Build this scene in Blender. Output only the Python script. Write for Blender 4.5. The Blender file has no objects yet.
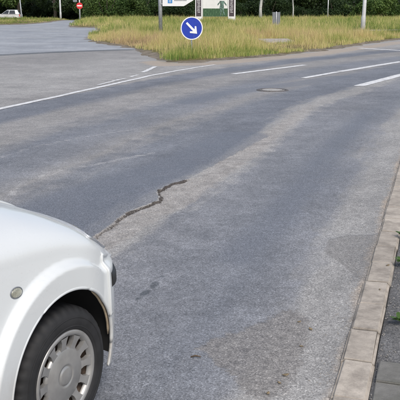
import bpy, bmesh, math, random
import numpy as np
from mathutils import Vector, Matrix, noise as mnoise
R = math.radians
random.seed(7); rng = np.random.default_rng(7)
scene = bpy.context.scene
C = scene.collection

# ------------------------------------------------------------------ camera, sky, sun, exposure
cam = bpy.data.cameras.new('camera'); cam_ob = bpy.data.objects.new('camera', cam); C.objects.link(cam_ob)
cam.sensor_width = 36; cam.lens = 68.4; cam.clip_start = 0.05; cam.clip_end = 3000
cam_ob.location = (0, 0, 1.55); cam_ob.rotation_euler = (R(90 - 14.39), 0, 0)
scene.camera = cam_ob
SUN_EL, SUN_AZ = 50, 158            # azimuth measured from +Y towards +X
world = bpy.data.worlds.new('World'); scene.world = world; world.use_nodes = True
wn = world.node_tree; bg = wn.nodes['Background']
sky = wn.nodes.new('ShaderNodeTexSky'); sky.sky_type = 'NISHITA'; sky.sun_disc = False
sky.sun_elevation = R(SUN_EL); sky.sun_rotation = R(SUN_AZ)
sky.air_density = 1.0; sky.dust_density = 3.0; sky.ozone_density = 1.0
hs = wn.nodes.new('ShaderNodeHueSaturation'); hs.inputs['Saturation'].default_value = .75      # thin cloud veil
wn.links.new(sky.outputs[0], hs.inputs['Color']); wn.links.new(hs.outputs[0], bg.inputs[0]); bg.inputs[1].default_value = 0.15
sun = bpy.data.lights.new('sun', 'SUN'); sun.energy = 1.3; sun.angle = R(20); sun.color = (1, .95, .87)
sun_ob = bpy.data.objects.new('sun', sun); C.objects.link(sun_ob)
d = Vector((math.sin(R(SUN_AZ)) * math.cos(R(SUN_EL)), math.cos(R(SUN_AZ)) * math.cos(R(SUN_EL)), math.sin(R(SUN_EL))))
sun_ob.rotation_euler = d.to_track_quat('Z', 'Y').to_euler()
vs = scene.view_settings; vs.view_transform = 'Standard'; vs.look = 'None'; vs.gamma = 1; vs.exposure = 0.36
vs.use_curve_mapping = False
scene.cycles.max_bounces = 6; scene.cycles.diffuse_bounces = 3; scene.cycles.transmission_bounces = 3

# ------------------------------------------------------------------ helpers
def obj(name, me, mat=None, parent=None, loc=None, rot=None):
    if isinstance(me, bmesh.types.BMesh):
        m = bpy.data.meshes.new(name); me.to_mesh(m); me.free(); me = m
    o = bpy.data.objects.new(name, me); C.objects.link(o)
    if mat is not None and me is not None and not me.materials: me.materials.append(mat)
    if parent: o.parent = parent
    if loc is not None: o.location = loc
    if rot is not None: o.rotation_euler = rot
    return o
def empty(name, loc=(0, 0, 0), rz=0):
    o = bpy.data.objects.new(name, None); C.objects.link(o); o.location = loc; o.rotation_euler = (0, 0, rz); o.empty_display_size = .1
    return o
def tag(o, label, cat, group=None, kind=None):
    o['label'] = label; o['category'] = cat
    if group: o['group'] = group
    if kind: o['kind'] = kind
    return o
def struct(o, kind='structure', label=None):
    o['kind'] = kind
    if label: o['label'] = label
    return o
def smooth(me, on=True):
    me.polygons.foreach_set('use_smooth', [on] * len(me.polygons))
def pyd(name, v, f, sm=False):
    me = bpy.data.meshes.new(name); me.from_pydata([tuple(p) for p in v], [], [tuple(q) for q in f]); me.update()
    if sm: smooth(me)
    return me
def box(bm, c, s, rz=0, bev=0, rot=None):
    r = bmesh.ops.create_cube(bm, size=1); vv = r['verts']
    bmesh.ops.scale(bm, vec=s, verts=vv)
    if bev:
        es = list({e for v in vv for e in v.link_edges})
        g = bmesh.ops.bevel(bm, geom=es, offset=bev, segments=2, affect='EDGES', profile=.5); vv = list({v for v in g['verts']} | {v for v in vv if v.is_valid})
    M = Matrix.Translation(c) @ (rot.to_4x4() if rot else Matrix.Rotation(rz, 4, 'Z'))
    bmesh.ops.transform(bm, matrix=M, verts=vv)
def tube(bm, pts, rad, n=10, cap=True):
    pts = [Vector(p) for p in pts]; rings = []
    if not hasattr(rad, '__len__'): rad = [rad] * len(pts)
    for i, p in enumerate(pts):
        t = (pts[min(i + 1, len(pts) - 1)] - pts[max(i - 1, 0)]).normalized()
        a = Vector((1, 0, 0)) if abs(t.x) < .9 else Vector((0, 1, 0))
        u = t.cross(a).normalized(); w = t.cross(u)
        rings.append([bm.verts.new(p + (u * math.cos(2 * math.pi * k / n) + w * math.sin(2 * math.pi * k / n)) * rad[i]) for k in range(n)])
    for a, b in zip(rings, rings[1:]):
        for k in range(n):
            f = bm.faces.new((a[k], a[(k + 1) % n], b[(k + 1) % n], b[k])); f.smooth = True
    if cap:
        bm.faces.new(rings[0][::-1]); bm.faces.new(rings[-1])
def lathe(bm, prof, n=48, axis='y', c=(0, 0, 0), sm=True):
    # prof: list of (radius, depth along axis)
    rings = []
    for r, h in prof:
        rg = []
        for k in range(n):
            a = 2 * math.pi * k / n; x, z = r * math.cos(a), r * math.sin(a)
            p = (x, h, z) if axis == 'y' else (x, z, h)
            rg.append(bm.verts.new((p[0] + c[0], p[1] + c[1], p[2] + c[2])))
        rings.append(rg)
    for a, b in zip(rings, rings[1:]):
        for k in range(n):
            f = bm.faces.new((a[k], a[(k + 1) % n], b[(k + 1) % n], b[k])); f.smooth = sm
    for rg, (r, h) in ((rings[0], prof[0]), (rings[-1], prof[-1])):
        if r < .02: bm.faces.new(rg)
def prism(bm, poly, y0, y1, sm=False):
    # polygon in xz, extruded along y
    a = [bm.verts.new((x, y0, z)) for x, z in poly]; b = [bm.verts.new((x, y1, z)) for x, z in poly]
    n = len(poly)
    bm.faces.new(a); bm.faces.new(b[::-1])
    for k in range(n): bm.faces.new((a[k], b[k], b[(k + 1) % n], a[(k + 1) % n]))
    bmesh.ops.recalc_face_normals(bm, faces=bm.faces[:])

# ------------------------------------------------------------------ materials
class NT:
    def __init__(s, name):
        s.m = bpy.data.materials.new(name); s.m.use_nodes = True; s.t = s.m.node_tree; s.b = s.t.nodes['Principled BSDF']
        s.tc = None
    def n(s, ty, **kw):
        k = s.t.nodes.new(ty)
        for a, v in kw.items():
            if a.startswith('i_'): s.set(k, a[2:], v)
            else: setattr(k, a, v)
        return k
    def set(s, node, inp, v):
        i = node.inputs[int(inp)] if inp.isdigit() else node.inputs[inp]
        if isinstance(v, bpy.types.NodeSocket): s.t.links.new(v, i)
        else: i.default_value = v
    def co(s, which='Object'):
        if not s.tc: s.tc = s.t.nodes.new('ShaderNodeTexCoord')
        return s.tc.outputs[which]
    def noise(s, scale, detail=4, rough=.55, vec=None, out='Fac', dist=0):
        k = s.n('ShaderNodeTexNoise'); k.inputs['Scale'].default_value = scale; k.inputs['Detail'].default_value = detail
        k.inputs['Roughness'].default_value = rough; k.inputs['Distortion'].default_value = dist
        s.t.links.new(vec or s.co(), k.inputs['Vector']); return k.outputs[out]
    def voro(s, scale, out='Distance', feature='F1', vec=None):
        k = s.n('ShaderNodeTexVoronoi', feature=feature); k.inputs['Scale'].default_value = scale
        s.t.links.new(vec or s.co(), k.inputs['Vector']); return k.outputs[out]
    def ramp(s, fac, stops, interp='LINEAR'):
        k = s.n('ShaderNodeValToRGB'); s.t.links.new(fac, k.inputs[0]); e = k.color_ramp.elements; k.color_ramp.interpolation = interp
        while len(e) < len(stops): e.new(.5)
        for q, (p, c) in zip(e, stops):
            q.position = p; q.color = (c, c, c, 1) if not hasattr(c, '__len__') else (*c[:3], 1)
        return k.outputs[0]
    def mix(s, f, a, b, mode='MIX'):
        k = s.n('ShaderNodeMix', data_type='RGBA', blend_type=mode)
        for i, v in ((0, f), (6, a), (7, b)):
            if isinstance(v, bpy.types.NodeSocket): s.t.links.new(v, k.inputs[i])
            else: k.inputs[i].default_value = v if i == 0 else ((*v[:3], 1) if hasattr(v, '__len__') else (v, v, v, 1))
        return k.outputs[2]
    def math(s, op, a, b=0, clamp=False):
        k = s.n('ShaderNodeMath', operation=op, use_clamp=clamp)
        for i, v in ((0, a), (1, b)):
            if isinstance(v, bpy.types.NodeSocket): s.t.links.new(v, k.inputs[i])
            else: k.inputs[i].default_value = v
        return k.outputs[0]
    def mrange(s, v, a, b, c=0, dd=1):
        k = s.n('ShaderNodeMapRange', interpolation_type='SMOOTHSTEP'); s.t.links.new(v, k.inputs[0])
        for i, q in zip((1, 2, 3, 4), (a, b, c, dd)): k.inputs[i].default_value = q
        return k.outputs[0]
    def attr(s, name, out='Fac'):
        k = s.n('ShaderNodeAttribute', attribute_name=name); return k.outputs[out]
    def bump(s, h, st=.3, dist=.005, prev=None):
        k = s.n('ShaderNodeBump'); k.inputs['Strength'].default_value = st; k.inputs['Distance'].default_value = dist
        s.t.links.new(h, k.inputs['Height'])
        if prev: s.t.links.new(prev, k.inputs['Normal'])
        s.t.links.new(k.outputs[0], s.b.inputs['Normal']); return k.outputs[0]
    def fin(s, col=None, rough=.6, metal=0, spec=None, coat=None):
        if col is not None: s.set(s.b, 'Base Color', col if isinstance(col, bpy.types.NodeSocket) else (*col[:3], 1))
        s.set(s.b, 'Roughness', rough); s.set(s.b, 'Metallic', metal)
        if spec is not None: s.set(s.b, 'Specular IOR Level', spec)
        if coat is not None: s.set(s.b, 'Coat Weight', coat); s.set(s.b, 'Coat Roughness', .06)
        return s.m

def grit(nt, base, amt=.5, scale=110):
    """fine aggregate: individual stones of random tone + small dark pores"""
    cell = nt.voro(scale, 'Color'); bw = nt.n('ShaderNodeRGBToBW'); nt.t.links.new(cell, bw.inputs[0])
    st = nt.ramp(bw.outputs[0], [(0, .5), (.35, .82), (.62, 1.0), (.8, 1.25), (1, 1.95)])
    dd = nt.voro(scale, 'Distance')
    c = nt.mix(amt, base, st, 'MULTIPLY')
    pore = nt.ramp(nt.noise(scale * .55, 2, .6), [(.32, .45), (.5, 1.0)])
    c = nt.mix(amt * .8, c, pore, 'MULTIPLY')
    return c, dd

def m_road():
    t = NT('worn_asphalt')
    lat = t.attr('lat'); al = t.attr('along')
    cv = t.n('ShaderNodeCombineXYZ', i_X=t.math('MULTIPLY', al, .16), i_Y=lat)      # stretched along the road
    streak = t.noise(1.6, 4, .6, cv.outputs[0])
    big = t.noise(.55, 3, .6)
    med = t.noise(3.2, 5, .62, dist=.4)
    l2 = t.math('ADD', lat, t.math('MULTIPLY', t.math('SUBTRACT', streak, .5), 1.0))
    l2 = t.math('ADD', l2, t.math('MULTIPLY', t.math('SUBTRACT', med, .5), .34))
    nl = t.math('DIVIDE', l2, 12.0)
    blue = (.111, .117, .130); mid = (.134, .137, .146); pale = (.195, .190, .183); warm = (.164, .159, .154); dk = (.097, .103, .117)
    st = [(-.2, pale), (.26, pale), (.42, mid), (.7, blue), (1.40, mid), (1.58, pale), (1.80, pale), (1.98, dk), (2.75, blue), (3.1, warm), (3.45, mid), (3.9, blue), (4.5, warm), (5.1, warm),
          (5.5, dk), (6.05, blue), (6.25, warm), (7.0, pale), (9.5, pale), (11.5, warm)]
    # ramps hold 32 stops: fine
    c = t.ramp(nl, [(max(0, a / 12), b) for a, b in st])
    far = t.attr('side')                                   # the junction's newer, paler sheet
    c = t.mix(far, c, t.ramp(t.noise(.35, 4, .6), [(.3, (.160, .170, .186)), (.7, (.215, .223, .234))]))
    c = t.mix(.55, c, t.ramp(big, [(.3, .72), (.7, 1.25)]), 'MULTIPLY')
    c = t.mix(.7, c, t.ramp(med, [(.3, .76), (.7, 1.24)]), 'MULTIPLY')
    c = t.mix(.6, c, t.ramp(t.noise(17, 3, .65), [(.3, .75), (.7, 1.25)]), 'MULTIPLY')
    # ravelled, sandy strip beside the broken seam
    rv = t.attr('ravel')
    rvm = t.mrange(t.math('ADD', rv, t.math('MULTIPLY', t.math('SUBTRACT', t.noise(9, 3, .7), .5), .9)), .35, .75)
    c = t.mix(t.math('MULTIPLY', rvm, .8), c, t.ramp(t.noise(6, 4, .7), [(.35, (.15, .14, .13)), (.65, (.25, .235, .22))]))
    # smooth bitumen film
    fm = t.attr('film'); fmm = t.mrange(t.math('ADD', fm, t.math('MULTIPLY', t.math('SUBTRACT', med, .5), .7)), .35, .7)
    c = t.mix(t.math('MULTIPLY', fmm, .6), c, (.082, .088, .103))
    sa = t.attr('sand'); sam = t.mrange(t.math('ADD', sa, t.math('MULTIPLY', t.math('SUBTRACT', t.noise(2.2, 4, .7), .5), 1.1)), .35, .75)
    c = t.mix(t.math('MULTIPLY', sam, .8), c, (.24, .20, .16))
    cd = t.attr('crack_dirt_shade'); cdm = t.mrange(t.math('ADD', cd, t.math('MULTIPLY', t.math('SUBTRACT', t.noise(30, 3, .7), .5), .7)), .3, .7)
    c = t.mix(t.math('MULTIPLY', cdm, .9), c, (.027, .022, .019))  # brown dirt darkened further, so the crack's shade is painted into the colour
    # joint lines, stains
    dkm = t.attr('stain'); dmm = t.mrange(t.math('ADD', dkm, t.math('MULTIPLY', t.math('SUBTRACT', t.noise(14, 4, .7), .5), .8)), .3, .7)
    c = t.mix(t.math('MULTIPLY', dmm, .65), c, (.034, .040, .046))
    lt = t.attr('scuff'); ltm = t.mrange(t.math('ADD', lt, t.math('MULTIPLY', t.math('SUBTRACT', t.noise(11, 3, .7), .5), 1.1)), .4, .9)
    c = t.mix(t.math('MULTIPLY', ltm, .7), c, (.27, .265, .26))
    br = t.attr('brown'); brm = t.mrange(t.math('ADD', br, t.math('MULTIPLY', t.math('SUBTRACT', t.noise(13, 4, .75), .5), 1.5)), .35, .65)
    c = t.mix(t.math('MULTIPLY', brm, .8), c, t.ramp(t.noise(22, 4, .7), [(.3, (.085, .080, .078)), (.7, (.185, .175, .165))]))
    gp = t.mrange(t.math('ADD', t.attr('greyp'), t.math('MULTIPLY', t.math('SUBTRACT', t.noise(18, 4, .75), .5), 1.0)), .42, .56)
    c = t.mix(t.math('MULTIPLY', gp, .55), c, (.118, .113, .108))
    sm = t.math('ADD', t.math('SUBTRACT', 1, t.math('MULTIPLY', fmm, .6)), t.math('MULTIPLY', brm, .8))
    c = t.mix(1.0, c, (1.72, 1.72, 1.71), 'MULTIPLY')
    c1, dd = grit(t, c, .85, 165)
    # sparse bright stones
    big_st = t.ramp(t.voro(46, 'Distance'), [(.10, 1.0), (.19, 0.0)])
    big_st = t.math('MULTIPLY', big_st, t.ramp(t.noise(5, 3, .6), [(.45, 0), (.6, .55)]))
    c1 = t.mix(big_st, c1, (.42, .415, .40))
    h = t.math('ADD', t.math('MULTIPLY', dd, .6), t.noise(60, 3, .7))
    h = t.math('ADD', h, t.math('MULTIPLY', t.noise(9, 2, .6), 1.2))
    t.bump(t.math('MULTIPLY', h, sm), .5, .0045)
    rg = t.ramp(med, [(.3, .62), (.7, .8)])
    rg = t.math('SUBTRACT', rg, t.math('MULTIPLY', fmm, .13))
    return t.fin(c1, rg, spec=.35)
def m_asphalt(name, base, gs=100, amt=.6, lo=.75, hi=1.25, rough=.85):
    t = NT(name); c = t.mix(.8, base, t.ramp(t.noise(4, 5, .62), [(.3, lo), (.7, hi)]), 'MULTIPLY')
    c, dd = grit(t, c, amt, gs); t.bump(t.math('ADD', dd, t.noise(50, 4, .7)), .6, .006)
    return t.fin(c, rough, spec=.3)
def m_concrete(name, base, dirt=(.12, .105, .09)):
    t = NT(name); ob = t.n('ShaderNodeObjectInfo')
    c = t.mix(.8, base, t.ramp(ob.outputs['Random'], [(0, .84), (1, 1.14)]), 'MULTIPLY')
    c = t.mix(.75, c, t.ramp(t.noise(14, 6, .68, t.co('Object')), [(.28, .66), (.7, 1.2)]), 'MULTIPLY')
    g = t.n('ShaderNodeNewGeometry')
    c = t.mix(t.ramp(t.noise(7, 5, .7, g.outputs['Position']), [(.45, 0), (.70, .6)]), c, dirt)
    c = t.mix(t.ramp(t.noise(160, 2, .6), [(.6, 0), (.72, .5)]), c, (base[0] * .45, base[1] * .43, base[2] * .4))
    t.bump(t.math('ADD', t.noise(120, 4, .7), t.math('MULTIPLY', t.noise(22, 4, .6), 1.5)), .45, .004)
    return t.fin(c, .85, spec=.3)
def m_plain(name, col, rough=.5, metal=0, var=.2, sc=20, bump=0, spec=None, coat=None):
    t = NT(name); c = t.mix(1.0, col, t.ramp(t.noise(sc, 5, .6), [(.3, 1 - var), (.7, 1 + var)]), 'MULTIPLY')
    if bump: t.bump(t.noise(sc * 4, 4, .6), bump, .003)
    return t.fin(c, rough, metal, spec, coat)
def m_paintline(name='road_paint', k=.45):
    t = NT(name); wear = t.ramp(t.noise(7, 6, .72), [(.40, 1), (.62, 0)])
    g = t.ramp(t.noise(90, 3, .7), [(.4, .0), (.62, .55)])
    c = t.mix(t.math('MAXIMUM', t.math('MULTIPLY', wear, k), t.math('MULTIPLY', g, .4)), (.78, .78, .77), (.30, .30, .30))
    t.bump(t.noise(70, 4, .7), .35, .004); return t.fin(c, .65)
def m_carpaint(name='white_paint'):
    t = NT(name)
    c = t.mix(t.ramp(t.noise(5, 5, .6), [(.35, 0), (.8, .12)]), (.635, .66, .665), (.53, .53, .51))
    p = t.n('ShaderNodeNewGeometry'); sx = t.n('ShaderNodeSeparateXYZ'); t.t.links.new(p.outputs['Position'], sx.inputs[0])
    low = t.math('MULTIPLY', t.mrange(sx.outputs[2], .52, .2), t.ramp(t.noise(9, 5, .7), [(.3, .1), (.7, .75)]))
    c = t.mix(low, c, (.34, .29, .23))                      # road dirt thrown up by the wheels
    sp = t.ramp(t.noise(210, 2, .6), [(.66, 0), (.74, .4)])
    c = t.mix(sp, c, (.35, .32, .28))
    return t.fin(c, t.ramp(t.noise(6, 4, .6), [(.3, .22), (.7, .4)]), 0, .5, .55)
def m_leaf(name, cols, tl=.3):
    t = NT(name); a = t.attr('tone'); c = t.ramp(a, [(i / (len(cols) - 1), q) for i, q in enumerate(cols)])
    ob = t.n('ShaderNodeObjectInfo'); c = t.mix(.7, c, t.ramp(ob.outputs['Random'], [(0, .7), (1, 1.3)]), 'MULTIPLY')
    t.fin(c, .55, spec=.3); tr = t.n('ShaderNodeBsdfTranslucent'); t.t.links.new(c, tr.inputs[0])
    mx = t.n('ShaderNodeMixShader'); mx.inputs[0].default_value = tl
    out = t.t.nodes['Material Output']; t.t.links.new(t.b.outputs[0], mx.inputs[1]); t.t.links.new(tr.outputs[0], mx.inputs[2]); t.t.links.new(mx.outputs[0], out.inputs[0])
    return t.m
def m_bark(name, a, b, sc=3):
    t = NT(name); w = t.n('ShaderNodeMapping'); w.inputs['Scale'].default_value = (6, 6, 1.2); t.t.links.new(t.co(), w.inputs[0])
    n = t.noise(sc, 6, .7, w.outputs[0]); t.bump(n, .6, .03); return t.fin(t.ramp(n, [(.3, a), (.7, b)]), .9)
def m_birch():
    t = NT('birch_bark'); w = t.n('ShaderNodeMapping'); w.inputs['Scale'].default_value = (1.5, 1.5, 9); t.t.links.new(t.co(), w.inputs[0])
    n = t.noise(2, 5, .7, w.outputs[0]); return t.fin(t.ramp(n, [(.34, (.06, .055, .05)), (.42, (.5, .5, .47)), (.8, (.62, .62, .58))]), .8)

M_ROAD = m_road()
M_PAINT = m_paintline(k=.6)
M_FAINT = m_paintline('faint_road_paint', 1.0)
M_PAVE = m_asphalt('footpath_asphalt', (.14, .138, .136), 120, .8, .6, 1.35, .9)
M_KERB = m_concrete('kerb_concrete', (.42, .375, .32))
M_SLAB = m_concrete('slab_concrete', (.165, .161, .148), (.085, .088, .068))
M_MORTAR = m_plain('bedding_mortar', (.07, .063, .055), .95, var=.4, sc=40, bump=.6)
M_SOIL = m_asphalt('sandy_soil', (.28, .235, .185), 40, .5)
M_WHITE = m_carpaint()
M_RUBBER = m_plain('tyre_rubber', (.016, .016, .017), .7, var=.35, sc=14, bump=.2)
M_BLACK = m_plain('black_plastic', (.022, .023, .025), .55, var=.2)
M_UNDER = m_plain('underbody', (.012, .012, .012), .9)
M_HUB = m_plain('hubcap_silver', (.34, .335, .325), .36, .5, var=.16, sc=12)
M_RIM = m_plain('rusty_rim', (.075, .052, .038), .7, .2, var=.6, sc=26, bump=.4)
M_DIRT = m_plain('dirty_edge', (.36, .29, .2), .8, var=.3, sc=30)
M_GLASS = m_plain('dark_glass', (.02, .025, .028), .06, var=.05, spec=.6)
M_LAMP = m_plain('headlamp_lens', (.42, .44, .46), .12, .3, var=.15, sc=30, spec=.7, coat=.8)
M_MARK = m_plain('marker_lens', (.33, .33, .27), .18, .1, var=.5, sc=60, spec=.6)
M_SIGNW = m_plain('sign_white', (.78, .78, .78), .45, var=.05)
M_SIGNB = m_plain('sign_blue', (.007, .036, .36), .5, var=.15, sc=5)
M_SIGNR = m_plain('sign_red', (.62, .025, .03), .4, var=.08)
M_SIGNBACK = m_plain('sign_back_grey', (.22, .235, .255), .5, .4, var=.15)
M_STEEL = m_plain('galvanised_steel', (.36, .375, .39), .5, .5, var=.25, sc=9)
M_PALEPOLE = m_plain('pale_pole', (.55, .56, .56), .55, .2, var=.15, sc=7)
M_IRON = m_plain('cast_iron', (.14, .125, .115), .6, .5, var=.4, sc=30, bump=.5)
M_IRONC = m_plain('cover_concrete', (.33, .32, .30), .8, var=.25, sc=25, bump=.5)
M_DRY = m_plain('dry_leaf', (.235, .18, .105), .8, var=.4, sc=60)
M_TWIG = m_plain('twig_brown', (.10, .07, .045), .9, var=.4, sc=60)
M_GROUND = None
def m_ground():
    t = NT('ground_grass'); n = t.noise(.5, 6, .65); f = t.noise(11, 5, .7)
    c = t.mix(n, (.075, .095, .03), (.17, .15, .065)); c = t.mix(.8, c, t.ramp(f, [(.3, .5), (.7, 1.4)]), 'MULTIPLY')
    t.bump(f, .8, .05); return t.fin(c, .95, spec=.1)
M_GROUND = m_ground()
def m_verge():
    t = NT('verge_soil'); n = t.noise(1.1, 5, .65); f = t.noise(14, 5, .7)
    ed = t.attr('edge')
    soil = t.mix(t.ramp(t.noise(2.5, 5, .7), [(.35, 0), (.65, 1)]), (.27, .235, .19), (.14, .12, .09))
    turf = t.mix(n, (.10, .105, .035), (.21, .17, .08))
    c = t.mix(t.mrange(t.math('ADD', ed, t.math('MULTIPLY', t.math('SUBTRACT', t.noise(3, 5, .7), .5), .8)), .3, .7), soil, turf)
    c = t.mix(.7, c, t.ramp(f, [(.3, .6), (.7, 1.35)]), 'MULTIPLY'); t.bump(f, .8, .04); return t.fin(c, .95, spec=.1)
M_VERGE = m_verge()
M_GRASS = m_leaf('grass_blades', [(.10, .18, .035), (.23, .31, .065), (.42, .43, .13), (.64, .56, .24), (.68, .55, .27), (.48, .34, .20)], .42)
M_LEAF = m_leaf('leaf_green', [(.022, .05, .014), (.042, .085, .022), (.08, .14, .033), (.15, .21, .055)])
M_LEAFD = m_leaf('leaf_dark', [(.009, .02, .009), (.018, .036, .013), (.03, .058, .018), (.06, .095, .03)])
M_WEED = m_leaf('weed_leaf', [(.035, .08, .018), (.06, .12, .028), (.10, .16, .04)])
M_BARK = m_bark('bark_brown', (.035, .028, .022), (.12, .10, .08))
M_BIRCH = m_birch()

# ------------------------------------------------------------------ the kerb line (plan curve of the road)
def kerb_curve():
    ds = .25; pts = []; s0 = (.50, 2.69)
    x, y = s0; back = []
    h = R(17.4)
    for i in range(1, 57): back.append((s0[0] - math.sin(h) * ds * i, s0[1] - math.cos(h) * ds * i, h, -ds * i))
    fw = []; s = 0
    while s < 75:
        hd = R(17.4 + 24.6 * min(1, max(0, (s - 5) / 18))); fw.append((x, y, hd, s)); x += math.sin(hd) * ds; y += math.cos(hd) * ds; s += ds
    return np.array(back[::-1] + fw)
KC = kerb_curve()
def kerb_at(s):
    return tuple(np.interp(s, KC[:, 3], KC[:, k]) for k in range(3))
def latlong(X, Y):
    """signed distance from the kerb line (left positive) and arc length"""
    P = KC[:, :2]; best = np.full(X.shape, 1e9); lat = np.zeros(X.shape); al = np.zeros(X.shape)
    for i in range(0, len(P) - 2, 2):
        a, b = P[i], P[i + 2]; dx, dy = b - a; L = math.hypot(dx, dy)
        t = np.clip(((X - a[0]) * dx + (Y - a[1]) * dy) / L ** 2, 0, 1)
        px, py = X - a[0] - t * dx, Y - a[1] - t * dy; dd = px * px + py * py
        m = dd < best; best[m] = dd[m]
        sg = np.sign(dx * (Y - a[1]) - dy * (X - a[0])); lat[m] = (np.sqrt(dd) * sg)[m]; al[m] = (KC[i, 3] + t * L)[m]
    return lat, al
def pdist(X, Y, pts, signed=False):
    best = np.full(X.shape, 1e9); sgn = np.ones(X.shape); tt = np.zeros(X.shape)
    for i, (a, b) in enumerate(zip(pts, pts[1:])):
        dx, dy = b[0] - a[0], b[1] - a[1]; L2 = dx * dx + dy * dy
        t = np.clip(((X - a[0]) * dx + (Y - a[1]) * dy) / L2, 0, 1)
        px, py = X - a[0] - t * dx, Y - a[1] - t * dy; dd = px * px + py * py
        m = dd < best; best[m] = dd[m]; sgn[m] = np.sign(dx * (Y - a[1]) - dy * (X - a[0]))[m]; tt[m] = (i + t)[m]
    return (np.sqrt(best) * sgn if signed else np.sqrt(best)), tt
def sstep(a, b, x):
    t = np.clip((x - a) / (b - a), 0, 1); return t * t * (3 - 2 * t)
def inpoly(X, Y, poly):
    c = np.zeros(X.shape, bool); n = len(poly)
    for i in range(n):
        x0, y0 = poly[i]; x1, y1 = poly[(i + 1) % n]
        cond = ((y0 > Y) != (y1 > Y)); xi = (x1 - x0) * (Y - y0) / ((y1 - y0) if y1 != y0 else 1e-9) + x0
        c ^= cond & (X < xi)
    return c
def vnoise(X, Y, sc, seed=0, oct=3):
    """cheap value noise"""
    out = np.zeros(X.shape); amp = 1; tot = 0
    for o in range(oct):
        g = np.random.default_rng(seed + o).random((64, 64)); x = X * sc + 17.3 * o; y = Y * sc + 5.1 * o
        xi = np.floor(x).astype(int); yi = np.floor(y).astype(int); fx = x - xi; fy = y - yi; fx = fx * fx * (3 - 2 * fx); fy = fy * fy * (3 - 2 * fy)
        q = lambda a, b: g[(xi + a) % 64, (yi + b) % 64]
        out += amp * ((q(0, 0) * (1 - fx) + q(1, 0) * fx) * (1 - fy) + (q(0, 1) * (1 - fx) + q(1, 1) * fx) * fy); tot += amp; amp *= .5; sc *= 2
    return out / tot

# ------------------------------------------------------------------ terrain heights
def gz(X, Y):
    """the land falls away gently beyond the junction"""
    return -0.75 * sstep(80, 108, np.asarray(Y, float))
def grid_mesh(name, xs, ys, zf, attrs=None):
    XX, YY = np.meshgrid(xs, ys); ZZ = zf(XX, YY); nx, ny = len(xs), len(ys)
    v = np.stack([XX, YY, ZZ], -1).reshape(-1, 3)
    i = np.arange(nx * ny).reshape(ny, nx); f = np.stack([i[:-1, :-1], i[:-1, 1:], i[1:, 1:], i[1:, :-1]], -1).reshape(-1, 4)
    return v, f, XX, YY
def fast_mesh(name, v, f, attrs={}, sm=True):
    me = bpy.data.meshes.new(name); n = len(v); k = f.shape[1]
    me.vertices.add(n); me.vertices.foreach_set('co', np.asarray(v, np.float32).ravel())
    me.loops.add(f.size); me.loops.foreach_set('vertex_index', f.ravel().astype(np.int32))
    me.polygons.add(len(f)); me.polygons.foreach_set('loop_start', np.arange(0, f.size, k, dtype=np.int32)); me.polygons.foreach_set('loop_total', np.full(len(f), k, np.int32))
    for a, q in attrs.items():
        at = me.attributes.new(a, 'FLOAT', 'POINT'); at.data.foreach_set('value', np.asarray(q, np.float32).ravel())
    me.update(); me.validate(); smooth(me, sm); return me

# ground: one sheet out to the horizon
xs = np.concatenate([np.linspace(-700, -80, 12), np.linspace(-70, 70, 36), np.linspace(80, 700, 12)])
ys = np.concatenate([np.linspace(-60, 60, 14), np.linspace(66, 120, 16), np.linspace(130, 1200, 14)])
v, f, _, _ = grid_mesh('ground', xs, ys, lambda X, Y: gz(X, Y) - .12)
struct(obj('ground', fast_mesh('ground', v, f), M_GROUND), label='rough grassy ground reaching to the wood')

# road sheet
CRACK = [(-1.0, 4.45), (-.71, 5.06), (-.63, 5.38), (-.58, 5.62), (-.46, 5.82), (-.34, 6.0), (-.335, 6.12), (-.37, 6.28), (-.33, 6.42), (-.25, 6.62), (-.15, 6.70), (-.085, 6.86)]
def axis(parts):
    o = []
    for a, b, st in parts: o += list(np.arange(a, b - 1e-6, st))
    return np.array(o + [parts[-1][1]])
xs = axis([(-60, -12, 4), (-12, -4, .8), (-4, -1.1, .12), (-1.1, .05, .0105), (.05, 1.3, .03), (1.3, 2.4, .05), (2.4, 6, .3), (6, 14, .8), (14, 60, 4)])
ys = axis([(-14, 2, 1), (2, 4.35, .035), (4.35, 7.05, .0125), (7.05, 12, .1), (12, 30, .4), (30, 80, 1.5), (80, 84, 2)])
XX, YY = np.meshgrid(xs, ys)
LAT, AL = latlong(XX, YY)
sd, tt = pdist(XX, YY, CRACK, True)
wob = (vnoise(XX, YY, 14, 3) - .5) * .05 + (vnoise(XX, YY, 45, 13, 2) - .5) * .022
sd2 = sd + wob
tip = sstep(len(CRACK) - 1.02, len(CRACK) - 1.9, tt)
low = np.where(sd2 < 0, np.exp(-(np.abs(sd2) / .27) ** 1.5), 0) * tip
groove = np.exp(-((sd2 + .013) / (.008 + .007 * vnoise(XX, YY, 5, 88))) ** 2) * tip * sstep(.1, .75, vnoise(XX, YY, 7, 8) + .25 * sstep(2, 7, tt))
near = np.exp(-(np.abs(sd) / .6) ** 2)
ZZ = -.006 * low * sstep(.0, -.010, sd2) - .016 * groove
ZZ += .008 * np.exp(-((sd2 - .15) / .17) ** 2) * tip * (sd2 > -.005)                         # lip of the raised layer
ZZ += (vnoise(XX, YY, 1.1, 20, 3) - .5) * .022 * sstep(25, 12, YY) + (vnoise(XX, YY, 11, 31, 2) - .5) * .004 * near
ZZ += (vnoise(XX, YY, 30, 41, 2) - .5) * .009 * low
ZZ = np.where(LAT < -.02, np.minimum(ZZ, -.01), ZZ)
ZZ += .009 * np.exp(-(LAT / .05) ** 2)
ZZ += gz(XX, YY)
STRIPPTS = [(-.86, 4.5), (-.60, 5.1), (-.42, 5.55), (-.17, 6.05), (.17, 7.1), (.74, 8.85), (1.5, 11.3), (2.2, 13.1), (2.9, 14.4)]
dstr, ts = pdist(XX, YY, STRIPPTS)
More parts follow.
